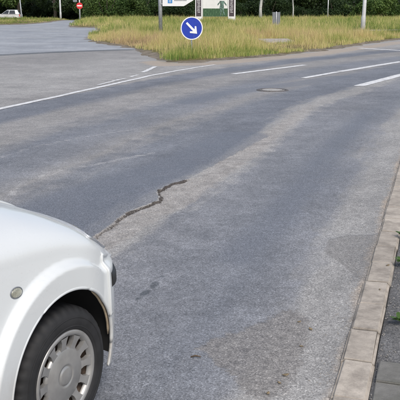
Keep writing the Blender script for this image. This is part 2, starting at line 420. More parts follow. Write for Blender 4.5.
ravel = np.where((sd > .02) & (tt < len(CRACK) - 1.02), .35, 1) * np.exp(-(dstr / (.17 + .05 * sstep(3, 6, ts))) ** 2) * (1 - .55 * sstep(3.5, 7.5, ts)) + .8 * low * sstep(.28, .1, np.abs(sd))
FILM = [(-1.25, 5.4), (-.95, 6.1), (-.6, 6.7), (-.1, 7.6), (.5, 9.2)]
df, _ = pdist(XX, YY, FILM); film = np.exp(-(df / .42) ** 2) * (sd > -.02)
film = np.maximum(film, np.where(sd > .01, np.exp(-(sd / .45) ** 2), 0) * sstep(.2, 1.2, tt) * sstep(-.015, .02, sd2) * (tt < len(CRACK) - 1.02))
df2, _ = pdist(XX, YY, [(-.2, 12.6), (.4, 13.8), (1.7, 15.2), (3.2, 17.2)]); film = np.maximum(film, .85 * np.exp(-(df2 / .38) ** 2))
df3, _ = pdist(XX, YY, [(.25, 4.6), (.8, 6.2), (1.5, 8.4), (2.6, 11.6)]); film = np.maximum(film, .62 * np.exp(-(df3 / .30) ** 2))
JOINT = [(-12, 21.2), (-6.5, 24.6), (-5, 26.1), (-3.2, 27.4), (-2.6, 27.6)]
dj, _ = pdist(XX, YY, JOINT)
ST = [(-.36, 3.84), (-.33, 3.92), (-.28, 4.02), (-.24, 4.2), (-.20, 4.30)]
dst, tst = pdist(XX, YY, ST)
stain = np.maximum(np.exp(-(dj / .38) ** 2) * 1.0, 1.15 * np.exp(-(dst / .026) ** 2) * (.15 + 1.05 * vnoise(XX, YY, 16, 72, 2)) * (.35 + .75 * np.sin(tst * math.pi) ** 2))
crack_dirt_shade = tip * np.exp(-((sd2 + .008) / (.010 + .014 * vnoise(XX, YY, 4, 18))) ** 2) * (.62 + .5 * sstep(1.5, 6, tt)) * (.65 + .6 * vnoise(XX, YY, 6, 8))  # mask along the crack for its dirt and painted-in shade
sdd_, _ = pdist(XX, YY, [(-1.3, 21.6), (-.9, 20.6), (.2, 20.9), (1.5, 22.4), (3.4, 24.6), (5.6, 28.2), (9, 34)]); sand = np.exp(-(sdd_ / .55) ** 2); sand = np.maximum(sand, .0 + .62 * np.exp(-(LAT / .07) ** 2))
sc1, _ = pdist(XX, YY, [(-1.6, 6.2), (-1.54, 6.8), (-1.38, 7.2), (-1.07, 7.45), (-.5, 8.1)]); scuff = .72 * np.exp(-(sc1 / .075) ** 2)
sc2, _ = pdist(XX, YY, [(-2.2, 7.6), (-1.9, 8.4), (-1.4, 9.1), (-.7, 9.9)]); scuff = np.maximum(scuff, .62 * np.exp(-(sc2 / .08) ** 2))
BRP = [(.0, 3.26), (.08, 3.38), (.25, 3.50), (.46, 3.74), (.56, 3.62), (.50, 3.3), (.36, 2.85), (.22, 2.78), (.14, 2.98), (.06, 3.12)]
bd, _ = pdist(XX, YY, BRP + BRP[:1]); brown = sstep(-.09, .09, np.where(inpoly(XX, YY, BRP), bd, -bd))
GRP = [(.86, 4.95), (1.02, 5.06), (1.30, 5.05), (1.25, 4.75), (1.16, 4.5), (1.08, 4.28), (.95, 4.08), (.88, 4.3), (.84, 4.5), (.80, 4.68)]
gd, _ = pdist(XX, YY, GRP + GRP[:1]); greyp = sstep(-.05, .05, np.where(inpoly(XX, YY, GRP), gd, -gd) + .06 * (vnoise(XX, YY, 6, 66) - .5)); ZZ += .007 * greyp
side = sstep(-.3, .3, pdist(XX, YY, [(-30, 14)] + JOINT + [(-2.0, 28), (20, 60)], True)[0])
i = np.arange(XX.size).reshape(XX.shape)
f = np.stack([i[:-1, :-1], i[:-1, 1:], i[1:, 1:], i[1:, :-1]], -1).reshape(-1, 4)
v = np.stack([XX, YY, ZZ], -1).reshape(-1, 3)
road = obj('road', fast_mesh('road', v, f, dict(lat=LAT, along=AL, ravel=ravel, film=film, stain=stain, scuff=scuff, side=side, brown=brown, greyp=greyp, sand=sand, crack_dirt_shade=crack_dirt_shade)), M_ROAD)
struct(road, label='worn blue-grey asphalt road with patches and a broken seam')

def ribbon(name, pts, w, z=.005, mat=M_PAINT, parent=road, seg=.3, th=0, rag=.0):
    """a thin painted strip following a plan polyline"""
    P = [np.array(p, float) for p in pts]; out = [P[0]]
    for a, b in zip(P, P[1:]):
        n = max(1, int(np.hypot(*(b - a)) / seg)); out += [a + (b - a) * k / n for k in range(1, n + 1)]
    out = np.array(out); t = np.gradient(out, axis=0); t /= np.linalg.norm(t, axis=1)[:, None]; nr = np.stack([-t[:, 1], t[:, 0]], 1)
    n = len(out); ww = np.full(n, w / 2) if not hasattr(w, '__len__') else np.interp(np.linspace(0, 1, n), np.linspace(0, 1, len(w)), w) / 2
    jl = 1 + rag * (rng.random(n) - .5); jr = 1 + rag * (rng.random(n) - .5)
    L = out + nr * (ww * jl)[:, None]; Rr = out - nr * (ww * jr)[:, None]
    zz = lambda p: float(gz(0, p[1])) + z + road_z(p[0], p[1])
    vv = [(*p, zz(p)) for p in L] + [(*p, zz(p)) for p in Rr]
    ff = [(n + k, n + k + 1, k + 1, k) for k in range(n - 1)]
    return obj(name, pyd(name, vv, ff), mat, parent)
def road_z(x, y):
    ix = min(max(np.searchsorted(xs, x), 1), len(xs) - 1); iy = min(max(np.searchsorted(ys, y), 1), len(ys) - 1)
    a = ZZ[iy - 1:iy + 1, ix - 1:ix + 1]
    fx = min(max((x - xs[ix - 1]) / (xs[ix] - xs[ix - 1]), 0), 1); fy = min(max((y - ys[iy - 1]) / (ys[iy] - ys[iy - 1]), 0), 1)
    z = (a[0, 0] * (1 - fx) + a[0, 1] * fx) * (1 - fy) + (a[1, 0] * (1 - fx) + a[1, 1] * fx) * fy
    return float(z - gz(x, y))
# markings
EDGE = [(-6.3, 2.5), (-5.2, 5.6), (-4.1, 8.8), (-3.08, 11.67), (-2.58, 13.1), (-1.95, 14.91), (-1.13, 17.29), (-.55, 18.7), (0, 19.85), (.4, 20.6)]
def lbl(o, t): o['label'] = t; return o
lbl(ribbon('edge_line', EDGE, [.13, .13, .13, .13, .12, .11, .09], rag=.15, seg=.12), 'long white line parting the road from the junction')
lbl(ribbon('lane_dash', [(.77, 17.75), (2.8, 20.5)], .17, rag=.12, seg=.12), 'white dash nearest to the round blue sign')
lbl(ribbon('lane_dash', [(2.26, 16.75), (3.3, 18.35)], .15, rag=.12, seg=.12), 'white dash in the middle row')
lbl(ribbon('lane_dash', [(3.34, 18.41), (5.7, 21.8)], .19, rag=.12, seg=.12), 'broad white dash at the right in the middle row')
lbl(ribbon('lane_dash', [(3.12, 15.05), (5.0, 18.2)], .21, rag=.12, seg=.12), 'broad white dash nearest to the kerb')
lbl(ribbon('edge_line', [(5.9, 28.7), (6.4, 27.9), (7.0, 27.2), (9, 26.0)], .3, rag=.1), 'white line by the grass at the far right')
ribbon('guide_dash', [(-1.36, 18.2), (-1.16, 20.0)], .11, rag=.5, seg=.1)
ribbon('guide_dash', [(-2.05, 15.3), (-1.62, 16.7)], .07, rag=.6, seg=.1)
ribbon('guide_dash', [(-1.55, 17.0), (-1.42, 17.55)], .07, rag=.6, seg=.1)
for a, b, w in [((-12.9, 56.0), (-11.6, 56.6), .55), ((-10.9, 47.6), (-8.4, 47.9), .28), ((-9.2, 41.2), (-6.6, 41.6), .26), ((-13.4, 46.2), (-11.8, 46.6), .25), ((-9.3, 37.4), (-7.2, 37.8), .2), ((-12.6, 39.7), (-10.8, 40.0), .22), ((-10.6, 51.5), (-8.9, 51.8), .2)]:
    ribbon('junction_dash', [a, b], w, rag=.3, mat=M_FAINT)

# ------------------------------------------------------------------ kerb and footpath
KW, KH = .145, .030
kv = []; kf = []
ss = np.arange(-13, 60, .5)
for k, s in enumerate(ss):
    x, y, h = kerb_at(s); rx, ry = math.cos(h), -math.sin(h)
    for off, z in ((.016, -.14), (.016, KH - .0055), (KW - .014, KH - .0065), (KW - .014, -.14)): kv.append((x + rx * off, y + ry * off, z))
for k in range(len(ss) - 1):
    for q in range(3): kf.append((4 * k + q, 4 * k + 4 + q, 4 * k + 5 + q, 4 * k + 1 + q))
kerb = struct(obj('kerb', pyd('kerb', kv, kf), M_MORTAR), label='line of pale concrete kerb stones along the road')
def stone_mesh(seed):
    bm = bmesh.new(); L = .334; r = random.Random(seed)
    bmesh.ops.create_cube(bm, size=1); bmesh.ops.scale(bm, vec=(KW, L, .16), verts=bm.verts[:])
    es = [e for e in bm.edges if any(v.co.z > 0 for v in e.verts)]
    te = [e for e in es if all(v.co.z > 0 for v in e.verts)]
    bmesh.ops.bevel(bm, geom=[e for e in te if abs(e.verts[0].co.x - e.verts[1].co.x) < .01], offset=.012, segments=3, affect='EDGES')
    bmesh.ops.bevel(bm, geom=[e for e in bm.edges if all(v.co.z > .06 for v in e.verts) and all(abs(abs(v.co.y) - L / 2) < .001 for v in e.verts)], offset=.003, segments=1, affect='EDGES')
    for v in bm.verts:
        v.co += Vector((r.uniform(-1, 1), r.uniform(-1, 1), r.uniform(-1, 1))) * .0018
    me = bpy.data.meshes.new('kerb_stone'); bm.to_mesh(me); bm.free(); me.materials.append(M_KERB); smooth(me, False); return me
SM = [stone_mesh(k) for k in range(6)]
s = -12.0; k = 0
s = -12.0 + (0.18 % .345)
while s < 40:
    x, y, h = kerb_at(s); rx, ry = math.cos(h), -math.sin(h)
    o = obj('kerb_stone', SM[k % 6], None, kerb, (x + rx * (KW / 2 + random.uniform(-.004, .004)), y + ry * KW / 2, KH - .08 + random.uniform(-.002, .002)), (R(random.uniform(-.3, .3)), R(random.uniform(-.5, .5)), -h + R(random.uniform(-.4, .4)) + (math.pi if k % 2 else 0)))
    s += .345; k += 1
# footpath sheet behind the kerb
ss = np.concatenate([np.arange(-12.5, 0, .5), np.arange(0, 6, .1), np.arange(6, 58, .5)]); offs = [KW + .004, KW + .03, .24, .3, .4, .55, .8, 1.2, 2.0, 3.2, 3.25]
pv = []; pf = []
for s in ss:
    x, y, h = kerb_at(s); rx, ry = math.cos(h), -math.sin(h)
    for q, o in enumerate(offs):
        px, py = x + rx * o, y + ry * o
        z = KH - .012 + .010 * (mnoise.noise((px * 5, py * 5, 0))) - (.008 if q == 0 else 0) - (.17 if q == len(offs) - 1 else 0); pv.append((px, py, z))
no = len(offs)
for a in range(len(ss) - 1):
    for b in range(no - 1): pf.append((a * no + b, a * no + b + 1, (a + 1) * no + b + 1, (a + 1) * no + b))
pave = struct(obj('footpath', pyd('footpath', pv, pf, True), M_PAVE), label='dark gritty footpath behind the kerb')
# concrete slabs in the footpath, beginning at the bottom right corner
def slab_mesh(w, l, seed):
    bm = bmesh.new(); r = random.Random(seed); box(bm, (0, 0, 0), (w, l, .06), bev=.006)
    for v in bm.verts: v.co += Vector((r.uniform(-1, 1), r.uniform(-1, 1), r.uniform(-1, 1))) * .003
    me = bpy.data.meshes.new('paving_slab'); bm.to_mesh(me); bm.free(); me.materials.append(M_SLAB); return me
SLM = [slab_mesh(.29, .195, k) for k in range(4)]
for r in range(14):
    s = .36 - r * .205
    for c in range(3):
        x, y, h = kerb_at(s); rx, ry = math.cos(h), -math.sin(h); o = KW + .018 + .145 + c * .30
        obj('paving_slab', SLM[(r + c) % 4], None, pave, (x + rx * o, y + ry * o, KH - .029 + random.uniform(-.002, .002)), (R(random.uniform(-.8, .8)), R(random.uniform(-.8, .8)), -h + R(random.uniform(-1, 1))))

# ------------------------------------------------------------------ grassy land beyond the road
LAND = [(-5.6, 38), (-5.12, 35.3), (-4.42, 32.6), (-3.4, 30.6), (-2.31, 27.2), (-1.54, 23.6), (-1.05, 21.5), (-.8, 20.95), (-.2, 21.3), (1.23, 22.7), (3.33, 25.2), (5.0, 28.2), (6.3, 30.8), (9.6, 36.3), (16, 45), (32, 62), (70, 90), (70, 128), (-10, 128), (-12.6, 90), (-12.2, 76), (-10.4, 62), (-9.5, 56.6), (-7.2, 54.3), (-6.3, 46)]
FARV = [(-70, 54), (-34, 59.5), (-20, 61.5), (-16, 62.4), (-14.4, 64.5), (-13.8, 68), (-14.2, 80), (-15, 92), (-17, 101), (-70, 101)]
def land(name, poly, zt=.11, step=.5, lab=''):
    P = np.array(poly); x0, y0 = P.min(0); x1, y1 = P.max(0)
    xs2 = np.concatenate([np.arange(x0, min(x1, 18), step), np.linspace(min(x1, 18), x1, 8)[(0 if x1 > 18 else 7):]]); ys2 = np.concatenate([np.arange(y0 - .2, min(y1, 55), step), np.arange(min(y1, 55), y1 + 1, 1.5)])
    X, Y = np.meshgrid(xs2, ys2); inside = inpoly(X, Y, poly); dd, _ = pdist(X, Y, list(poly) + [poly[0]])
    sdd = np.where(inside, dd, -dd)
    # vertices just outside are pulled onto the outline's skirt
    Z = gz(X, Y) - .025 + (zt + .025) * sstep(-.3, 1.1, sdd + (vnoise(X, Y, 1.4, 5) - .5) * .9) * (.75 + .5 * vnoise(X, Y, .6, 9))
    edge = sstep(.0, .8, sdd)
    ii = np.arange(X.size).reshape(X.shape); ff = np.stack([ii[:-1, :-1], ii[:-1, 1:], ii[1:, 1:], ii[1:, :-1]], -1).reshape(-1, 4)
    keep = (sdd.ravel()[ff] > -.9).any(1)
    ff = ff[keep]; used = np.unique(ff); mp = -np.ones(X.size, int); mp[used] = np.arange(len(used))
    vv = np.stack([X, Y, Z], -1).reshape(-1, 3)[used]
    return struct(obj(name, fast_mesh(name, vv, mp[ff], dict(edge=edge.ravel()[used])), M_VERGE), label=lab)
land('verge', LAND, .11, .35, 'grassy traffic island and verge with a sandy edge')
land('verge', FARV, .16, .8, 'grass strip across the junction in front of the white car')

def blades(name, poly, n, box_, h=(.22, .5), w=.011, golden=None, seed=1, zoff=.06, clump=.0, label='', keepf=None, tonemul=1.0):
    r = np.random.default_rng(seed); X = r.uniform(box_[0], box_[1], n); Y = r.uniform(box_[2], box_[3], n)
    dd, _ = pdist(X, Y, list(poly) + [poly[0]]); ok = inpoly(X, Y, poly) & (dd + 1.5 * (vnoise(X, Y, 1.1, 77) - .5) > .12)
    dens = .25 + .75 * sstep(.3, .6, vnoise(X, Y, .8, 12 + seed)); ok &= r.random(n) < dens
    if keepf is not None: ok &= keepf(X, Y)
    X, Y = X[ok], Y[ok]; n = len(X); dd = dd[ok]
    H = r.uniform(h[0], h[1], n) * (.1 + 1.8 * vnoise(X, Y, 1.3, 40 + seed)) * np.where(r.random(n) < .06, 1.45, 1) * (.42 + .58 * sstep(.2, 1.5, dd)) * (1 - .68 * np.exp(-(((X - 2.9) / .9) ** 4 + ((Y - 28.2) / 3.2) ** 4))) * (1 - .6 * (X > 7.6) * sstep(3.2, 2.6, np.abs(Y - (41.5 + .45 * (X - 8.6))))); az = r.uniform(0, 2 * np.pi, n); ln = r.uniform(.05, .45, n) * H
    fa = r.uniform(0, np.pi, n); W = w * r.uniform(.6, 1.3, n); Z = gz(X, Y) + zoff
    ux, uy = np.cos(fa) * W / 2, np.sin(fa) * W / 2; lx, ly = np.cos(az) * ln, np.sin(az) * ln
    V = np.empty((n, 5, 3))
    V[:, 0] = np.stack([X - ux, Y - uy, Z], -1); V[:, 1] = np.stack([X + ux, Y + uy, Z], -1)
    V[:, 2] = np.stack([X + ux * .8 + lx * .35, Y + uy * .8 + ly * .35, Z + H * .6], -1); V[:, 3] = np.stack([X - ux * .8 + lx * .35, Y - uy * .8 + ly * .35, Z + H * .6], -1)
    V[:, 4] = np.stack([X + lx, Y + ly, Z + H], -1)
    b = np.arange(n)[:, None] * 5
    F = np.concatenate([b + [0, 1, 2], b + [0, 2, 3], b + [3, 2, 4]], 0)
    g = golden(X, Y) if golden is not None else .3 * np.ones(n)
    tone = np.clip((g + .85 * (vnoise(X, Y, .9, 60 + seed) - .5) + .75 * (vnoise(X, Y, .28, 90 + seed) - .5) + r.normal(0, .15, n)) * tonemul, 0, 1)
    tone = np.repeat(tone[:, None], 5, 1); tone[:, 4] += .08
    o = obj(name, fast_mesh(name, V.reshape(-1, 3), F, dict(tone=tone), False), M_GRASS)
    tag(o, label, 'grass', kind='stuff'); return o
def gold(X, Y):
    g = .39 + .38 * np.exp(-(((X + 2.6) / 2.2) ** 2 + ((Y - 30) / 5) ** 2)) + .30 * np.exp(-(((X - 2.6) / 2.4) ** 2 + ((Y - 27.5) / 3) ** 2)) + .16 * np.exp(-(((X - 6) / 3) ** 2 + ((Y - 35) / 5) ** 2))
    g -= .25 * np.exp(-(((X + .2) / .9) ** 2 + ((Y - 22.8) / 1.4) ** 2)) + .20 * sstep(42, 56, Y)
    return g
slabs_clear = lambda X, Y: ~(((X - 3.1) ** 2 / .75 ** 2 + (Y - 31.2) ** 2 / 1.2 ** 2) < 1) & ~((np.abs(Y - (43.5 + .45 * (X - 8.6))) < 1.5) & (X > 8.4))
blades('tall_grass', LAND, 240000, (-7, 16, 20.5, 42), (.2, .46), .0115, gold, 1, .07, label='tall golden dry grass on the near traffic island', keepf=slabs_clear)
blades('verge_grass', LAND, 110000, (-14, 26, 42, 92), (.2, .42), .026, lambda X, Y: .36 + 0 * X, 2, .07, label='greener grass of the verge reaching back to the wood', keepf=lambda X, Y: slabs_clear(X, Y) & (np.abs(X) < .36 * Y))
blades('strip_grass', FARV, 60000, (-34, -13, 54, 101), (.1, .28), .03, lambda X, Y: .30 + 0 * X, 3, .08, label='short green grass on the strip in front of the white car')

# ------------------------------------------------------------------ foliage
def leaf_cloud(name, n, clumps, size, mat, seed, flat=.5):
    """leaf-sized quads spread through many ellipsoidal clumps; clumps: (centre, radii)"""
    r = np.random.default_rng(seed); vol = np.array([c[1][0] * c[1][1] * c[1][2] for c in clumps]) ** .8; idx = r.choice(len(clumps), n, p=vol / vol.sum())
    cc = np.array([c[0] for c in clumps])[idx]; rr = np.array([c[1] for c in clumps])[idx]
    dv = r.normal(size=(n, 3)); dv /= np.linalg.norm(dv, axis=1)[:, None]; rad = r.random(n) ** .45
    P = cc + dv * rr * rad[:, None]
    nm = dv * .6 + r.normal(size=(n, 3)) * .6 + np.array([0, 0, .35]); nm /= np.linalg.norm(nm, axis=1)[:, None]
    a = np.cross(nm, r.normal(size=(n, 3))); a /= np.linalg.norm(a, axis=1)[:, None]; b = np.cross(nm, a)
    s = size * r.uniform(.6, 1.35, n)[:, None]
    V = np.stack([P - a * s * .5, P + b * s * .28 - nm * s * .06, P + a * s * .5, P - b * s * .28 - nm * s * .06], 1)
    ct = r.random(len(clumps))[idx]
    tone = np.clip(.25 + .3 * ct + .45 * r.random(n), 0, 1); tone = np.repeat(tone[:, None], 4, 1)
    F = np.arange(n * 4).reshape(n, 4)
    me = fast_mesh(name, V.reshape(-1, 3), F, dict(tone=tone), False); me.materials.append(mat); return me
def crown_clumps(seed, h, z0, w, n=34):
    r = random.Random(seed); o = []
    for k in range(n):
        t = r.random(); z = z0 + (h - z0) * t; rad = w * (math.sin(math.pi * (.12 + .82 * t)) ** .7) * r.uniform(.35, 1); a = r.uniform(0, 6.283)
        s = r.uniform(.16, .30) * w; o.append(((math.cos(a) * rad, math.sin(a) * rad, z), (s * 1.2, s * 1.2, s * .8)))
    return o
CROWN = [leaf_cloud('crown', 9000, crown_clumps(11 + k, 11 + k, 2.2 - .4 * (k % 2), 4.2), .34, [M_LEAF, M_LEAFD, M_LEAFD][k], k) for k in range(3)]
BCROWN = leaf_cloud('crown', 6000, crown_clumps(31, 10, 3.2, 2.4), .2, M_LEAF, 9)
def shrub_clumps(seed, h, w):
    r = random.Random(seed); o = []
    for k in range(26):
        a = r.uniform(0, 6.283); rad = w * r.random() ** .6; z = h * (.1 + .8 * r.random()) * (1 - .35 * (rad / w) ** 2); s = r.uniform(.2, .34)
        o.append(((math.cos(a) * rad, math.sin(a) * rad * .8, z), (s * w, s * w, s * h * .7)))
    return o
SHRUB = [leaf_cloud('foliage', 8000, shrub_clumps(50 + k, 3.0, 1.9), .17, [M_LEAF, M_LEAFD, M_LEAF, M_LEAFD][k], 20 + k) for k in range(4)]
def trunk_mesh(seed, h, r0, limbs=6, spread=2.2):
    bm = bmesh.new(); r = random.Random(seed); pts = [(0, 0, -.3)]; x = y = 0
    for k in range(1, 8):
        x += r.uniform(-.12, .12); y += r.uniform(-.12, .12); pts.append((x, y, h * k / 7))
    tube(bm, pts, [r0 * 1.25] + [r0 * (1 - .11 * k) for k in range(1, 8)], 9)
    for k in range(limbs):
        q = pts[r.randint(3, 6)]; a = r.uniform(0, 6.283); L = r.uniform(.6, 1) * spread
        m = (q[0] + math.cos(a) * L * .5, q[1] + math.sin(a) * L * .5, q[2] + L * .25); e = (q[0] + math.cos(a) * L, q[1] + math.sin(a) * L, q[2] + L * .75)
        tube(bm, [q, m, e], [r0 * .42, r0 * .28, r0 * .1], 6)
    me = bpy.data.meshes.new('trunk'); bm.to_mesh(me); bm.free(); return me
TR = [trunk_mesh(k, 8.5, .2 + .04 * k) for k in range(3)]
for m_ in TR: m_.materials.append(M_BARK)
BT = [trunk_mesh(40, 9, .17, 5, 1.4), trunk_mesh(41, 9, .085, 4, 1.2)]
for m_ in BT: m_.materials.append(M_BIRCH)
def tree(name, label, x, y, crown, trunk, sc=1, group=None, cat='tree'):
    e = empty(name, (x, y, float(gz(x, y)) - .05), random.uniform(0, 6.28)); e.scale = (sc, sc, sc)
    obj('trunk', trunk, None, e); obj('crown', crown, None, e); return tag(e, label, cat, group)
def shrub(label, x, y, k, sc=(1, 1, 1), group='shrubs at the edge of the wood'):
    e = empty('shrub', (x, y, float(gz(x, y)) - .05), random.uniform(0, 6.28)); e.scale = sc
    obj('foliage', SHRUB[k], None, e)
    bm = bmesh.new(); rr = random.Random(int(x * 10)); 
    for q in range(5):
        a = rr.uniform(0, 6.28); tube(bm, [(0, 0, -.1), (math.cos(a) * .4, math.sin(a) * .4, 1.0), (math.cos(a) * .9, math.sin(a) * .9, 2.2)], [.05, .035, .012], 5)
    obj('stem', bm, M_BARK, e); return tag(e, label, 'shrub', group)
WOODX = [-46, -39, -33.5, -28, -22.5, -17.5, -12, -7, -1.5, 3.5, 8.5, 13.5, 18.5, 24, 30, 37]
ORD = ['first', 'second', 'third', 'fourth', 'fifth', 'sixth', 'seventh', 'eighth', 'ninth', 'tenth', 'eleventh', 'twelfth', 'thirteenth', 'fourteenth', 'fifteenth', 'sixteenth', 'seventeenth', 'eighteenth', 'nineteenth', 'twentieth', 'twenty-first', 'twenty-second', 'twenty-third', 'twenty-fourth']
for k, x in enumerate(WOODX):
    yy = (119 if x < -13 else 104) + random.uniform(-3, 3)
    tree('leafy_tree', 'dark leafy tree of the front row of the wood, %s from the left' % ORD[k], x + random.uniform(-1, 1), yy, CROWN[k % 3], TR[(k + 1) % 3], random.uniform(.9, 1.15), 'front trees of the wood')
tree('birch_tree', 'birch with a thick white trunk to the right of the advert', 6.35, 82, BCROWN, BT[0], 1, 'birches')
tree('birch_tree', 'slender birch with a thin white trunk behind the grey sign back', 10.1, 85, BCROWN, BT[1], 1, 'birches')
HS = [(-13.0, 93.5, 0, 1.0), (-10.9, 91, 2, 1.25), (-8.8, 93, 0, .75), (-6.9, 91, 2, 1.1), (-4.9, 95, 1, .8), (-2.2, 93, 1, 1.05), (.6, 97, 3, .75), (3.4, 94, 1, .9), (5.6, 98, 3, .7), (8.3, 95, 1, 1.15), (11.4, 99, 3, .8), (13.0, 96, 1, .65), (16.2, 94, 3, 1.15), (18.6, 93, 0, .9), (21.2, 91, 2, 1.2), (23.4, 92, 0, .8), (26.0, 89, 2, 1.15)]
for k, (x, y, q, sc) in enumerate(HS):
    shrub('%s shrub of the ragged hedge behind the verge, %s from the left' % ('bright green' if q in (0, 2) else 'dark green', ORD[k]), x, y, q, (sc * 1.1, sc * 1.1, sc))
LS = [(-41, 123), (-37, 125), (-33, 124), (-29, 126), (-25.3, 124), (-21.6, 126), (-18, 125), (-15, 122)]
for k, (x, y) in enumerate(LS):
    shrub('dark shrub under the trees behind the white car, %s from the left' % ORD[k], x, y, 1 + 2 * (k % 2), (1.5, 1.5, 1.2), 'shrubs under the trees')
# the depth of the wood, reading as one dark mass
cl = []
r_ = random.Random(5)
for k in range(520):
    x = r_.uniform(-75, 75); y = r_.uniform(134, 150) if x < -13 else r_.uniform(112, 134)
    cl.append(((x, y, -1 + 13 * r_.random() ** 1.2), (2.6, 2.0, 1.5)))
wood = obj('wood', leaf_cloud('wood', 60000, cl, .75, M_LEAFD, 77)); tag(wood, 'dark mass of foliage deep inside the wood', 'wood', kind='stuff')

# ------------------------------------------------------------------ cars
def car(name, loc, rz, label, detail=True, group=None):
    root = empty(name, loc, rz)                         # origin: below the front axle, +x forward
    ZW, RA, FL = .295, .352, .040; ZA, XA = .325, -.015
    wb = 2.49
    top = [(-3.10, .88), (-3.02, 1.02), (-2.6, 1.07), (-1.2, 1.08), (-.72, 1.075), (-.4, 1.075), (-.1, 1.04), (.10, .985), (.24, .92), (.34, .85), (.43, .77), (.52, .71), (.60, .66), (.65, .56)]
    sh = [(-3.10, .70), (-2.9, .88), (-2.4, .93), (-1.0, .92), (-.4, .87), (0, .83), (.20, .78), (.32, .725), (.42, .69), (.52, .65), (.60, .60), (.65, .50)]
    from numpy import interp
    def spl(tab):
        xx = np.array([p[0] for p in tab]); yy = np.array([p[1] for p in tab])
        def fn(x):                                       # smoothed interpolation
            k = np.linspace(-.09, .09, 13); w = np.exp(-(k / .05) ** 2); w /= w.sum(); return float((interp(x + k, xx, yy) * w).sum())
        return fn
    zc_, zs_ = spl(top), spl(sh)
    X0, X1 = -3.10, .655
    def W(x):
        if x > .12: return .80 * max(0, 1 - ((x - .12) / (X1 - .12 + .003)) ** 2.7) ** (1 / 2.3)
        if x < -2.5: return .80 * max(0, 1 - ((-2.5 - x) / (-X0 - 2.5 + .004)) ** 3.5) ** (1 / 3.)
        return .80
    def flare(x, z):
        o = 0
        for cx in (0, -wb):
            r = math.hypot(x - cx - XA, z - ZA); u = min(1, max(0, (.465 - r) / .02)); u = u * u * (3 - 2 * u)
            dip = min(1, max(0, (r - RA) / .09)); o = max(o, FL * u * (.80 + .2 * dip))
        return o
    def side(x, z):                                      # half width of the flank at height z
        w = W(x); zs = zs_(x); q = (z - .50)
        s = w - (.22 * q * q if q < 0 else .16 * q * q) * min(1, w / .5)
        # bumper stands proud of the nose and runs into the arch flare
        fl = flare(x, z) * min(1, w / .6)
        if x > .1 or x < -2.6:
            u = min(1, max(0, (.70 - z) / .04)); k_ = min(1, max(0, (abs(x + 1.2) - 1.33) / .22)); k_ = k_ * k_ * (3 - 2 * k_)
            fl = max(fl * (1 - .5 * k_), .034 * k_ * u * u * (3 - 2 * u) * min(1, w / .3))
        return s + fl
    xs_ = set(np.round(np.concatenate([np.arange(-3.1, -.8, .03), np.arange(-.8, -.45, .0135), np.arange(-.45, .46, .008), np.arange(.46, .655, .008), [.650, .6535, .655, -3.097]]), 4))
    seam_x = [.27, .31, -.62, -1.66]                         # bumper | wing | door | rear
    for q in seam_x: xs_ |= {q - .003, q, q + .003}
    xs_ = np.array(sorted(xs_)); xs_ = np.array([xs_[0]] + [b for a, b in zip(xs_, xs_[1:]) if b - a > 1e-5])
    ZB = .20; NS = 64; PH = list(np.linspace(0, 1, 26)); hseam = .80
    h2 = .26; PH = sorted(set(PH) | {h2 - .004, h2, h2 + .004,hseam - .004, hseam, hseam + .004}); jh = NS + PH.index(hseam); j2 = NS + PH.index(h2)
    def section(x):
        zs = zs_(x); zc = max(zs + .004, zc_(x)); zb = ZB + .10 * min(1, max(0, (x - .36) / .16)); out = []
        for j in range(NS):
            z = zb + (zs - zb) * j / NS; out.append([x, side(x, z), z])
        sw = side(x, zs)
        for t in PH:
            a = t * math.pi / 2; n = 2.9
            out.append([x, sw * math.cos(a) ** (2 / n) if t < 1 else 0, zs + (zc - zs) * math.sin(a) ** (2 / 2.3)])
        return out
    sec = [section(x) for x in xs_]; NP = len(sec[0]); jl0 = None
    ver = []; keyi = {}
    for i_, s_ in enumerate(sec):
        for j_, p in enumerate(s_):
            ver.append(p)
    ver = np.array(ver); idx = np.arange(len(ver)).reshape(len(xs_), NP)
    # wheel arches: snap vertices inside onto the arch circle, drop the faces inside
    inside = np.zeros(len(ver), bool)
    flank = np.zeros((len(xs_), NP), bool); flank[:, :NS] = True; flank = flank.ravel()
    for cx in (0, -wb):
        dx = ver[:, 0] - cx - XA; dz = ver[:, 2] - ZA; r = np.hypot(dx, dz); ins = flank & (r < RA) & (np.abs(dx) < .5); inside |= ins
    quads = []
    for i_ in range(len(xs_) - 1):
        for j_ in range(NP - 1):
            q = (idx[i_, j_], idx[i_ + 1, j_], idx[i_ + 1, j_ + 1], idx[i_, j_ + 1])
            if all(inside[list(q)]): continue
            quads.append((q, i_, j_))
    for k in np.where(inside)[0]:
        cx = (0 if ver[k, 0] > -1.2 else -wb) + XA
        dx, dz = ver[k, 0] - cx, ver[k, 2] - ZA; r = math.hypot(dx, dz) or 1e-6; nx, nz = cx + dx / r * RA, ZA + dz / r * RA
        if nz > ZB - .02: ver[k] = (nx, side(nx, nz), nz)
    def panel(i_, j_):
        x = (xs_[i_] + xs_[i_ + 1]) / 2; z = ver[idx[i_, j_]][2]
        if j_ < NS:
            if x > .31: return 'front_bumper'
            if x > -.62: return 'wing'
            if x > -1.66: return 'door'
            return 'rear_body'
        if x > .585: return 'front_bumper'
        if x > .27 and j2 <= j_ < jh: return 'headlight'
        if x > -.62: return 'bonnet' if j_ >= jh else 'wing'
        return 'door' if (x > -1.66 and j_ < NS + 3) else 'rear_body'
    groups = {}
    for q, i_, j_ in quads: groups.setdefault(panel(i_, j_), []).append(q)
    vp = {}
    for g, qs in groups.items():
        for q in qs:
            for k in q: vp.setdefault(k, set()).add(g)
    # approximate outward normals to sink the shut lines
    nrm = np.zeros_like(ver)
    for q, _, _ in quads:
        a, b, c_, d_ = ver[list(q)]; n = np.cross(c_ - a, d_ - b); L = np.linalg.norm(n)
        if L > 0:
            for k in q: nrm[k] += n / L
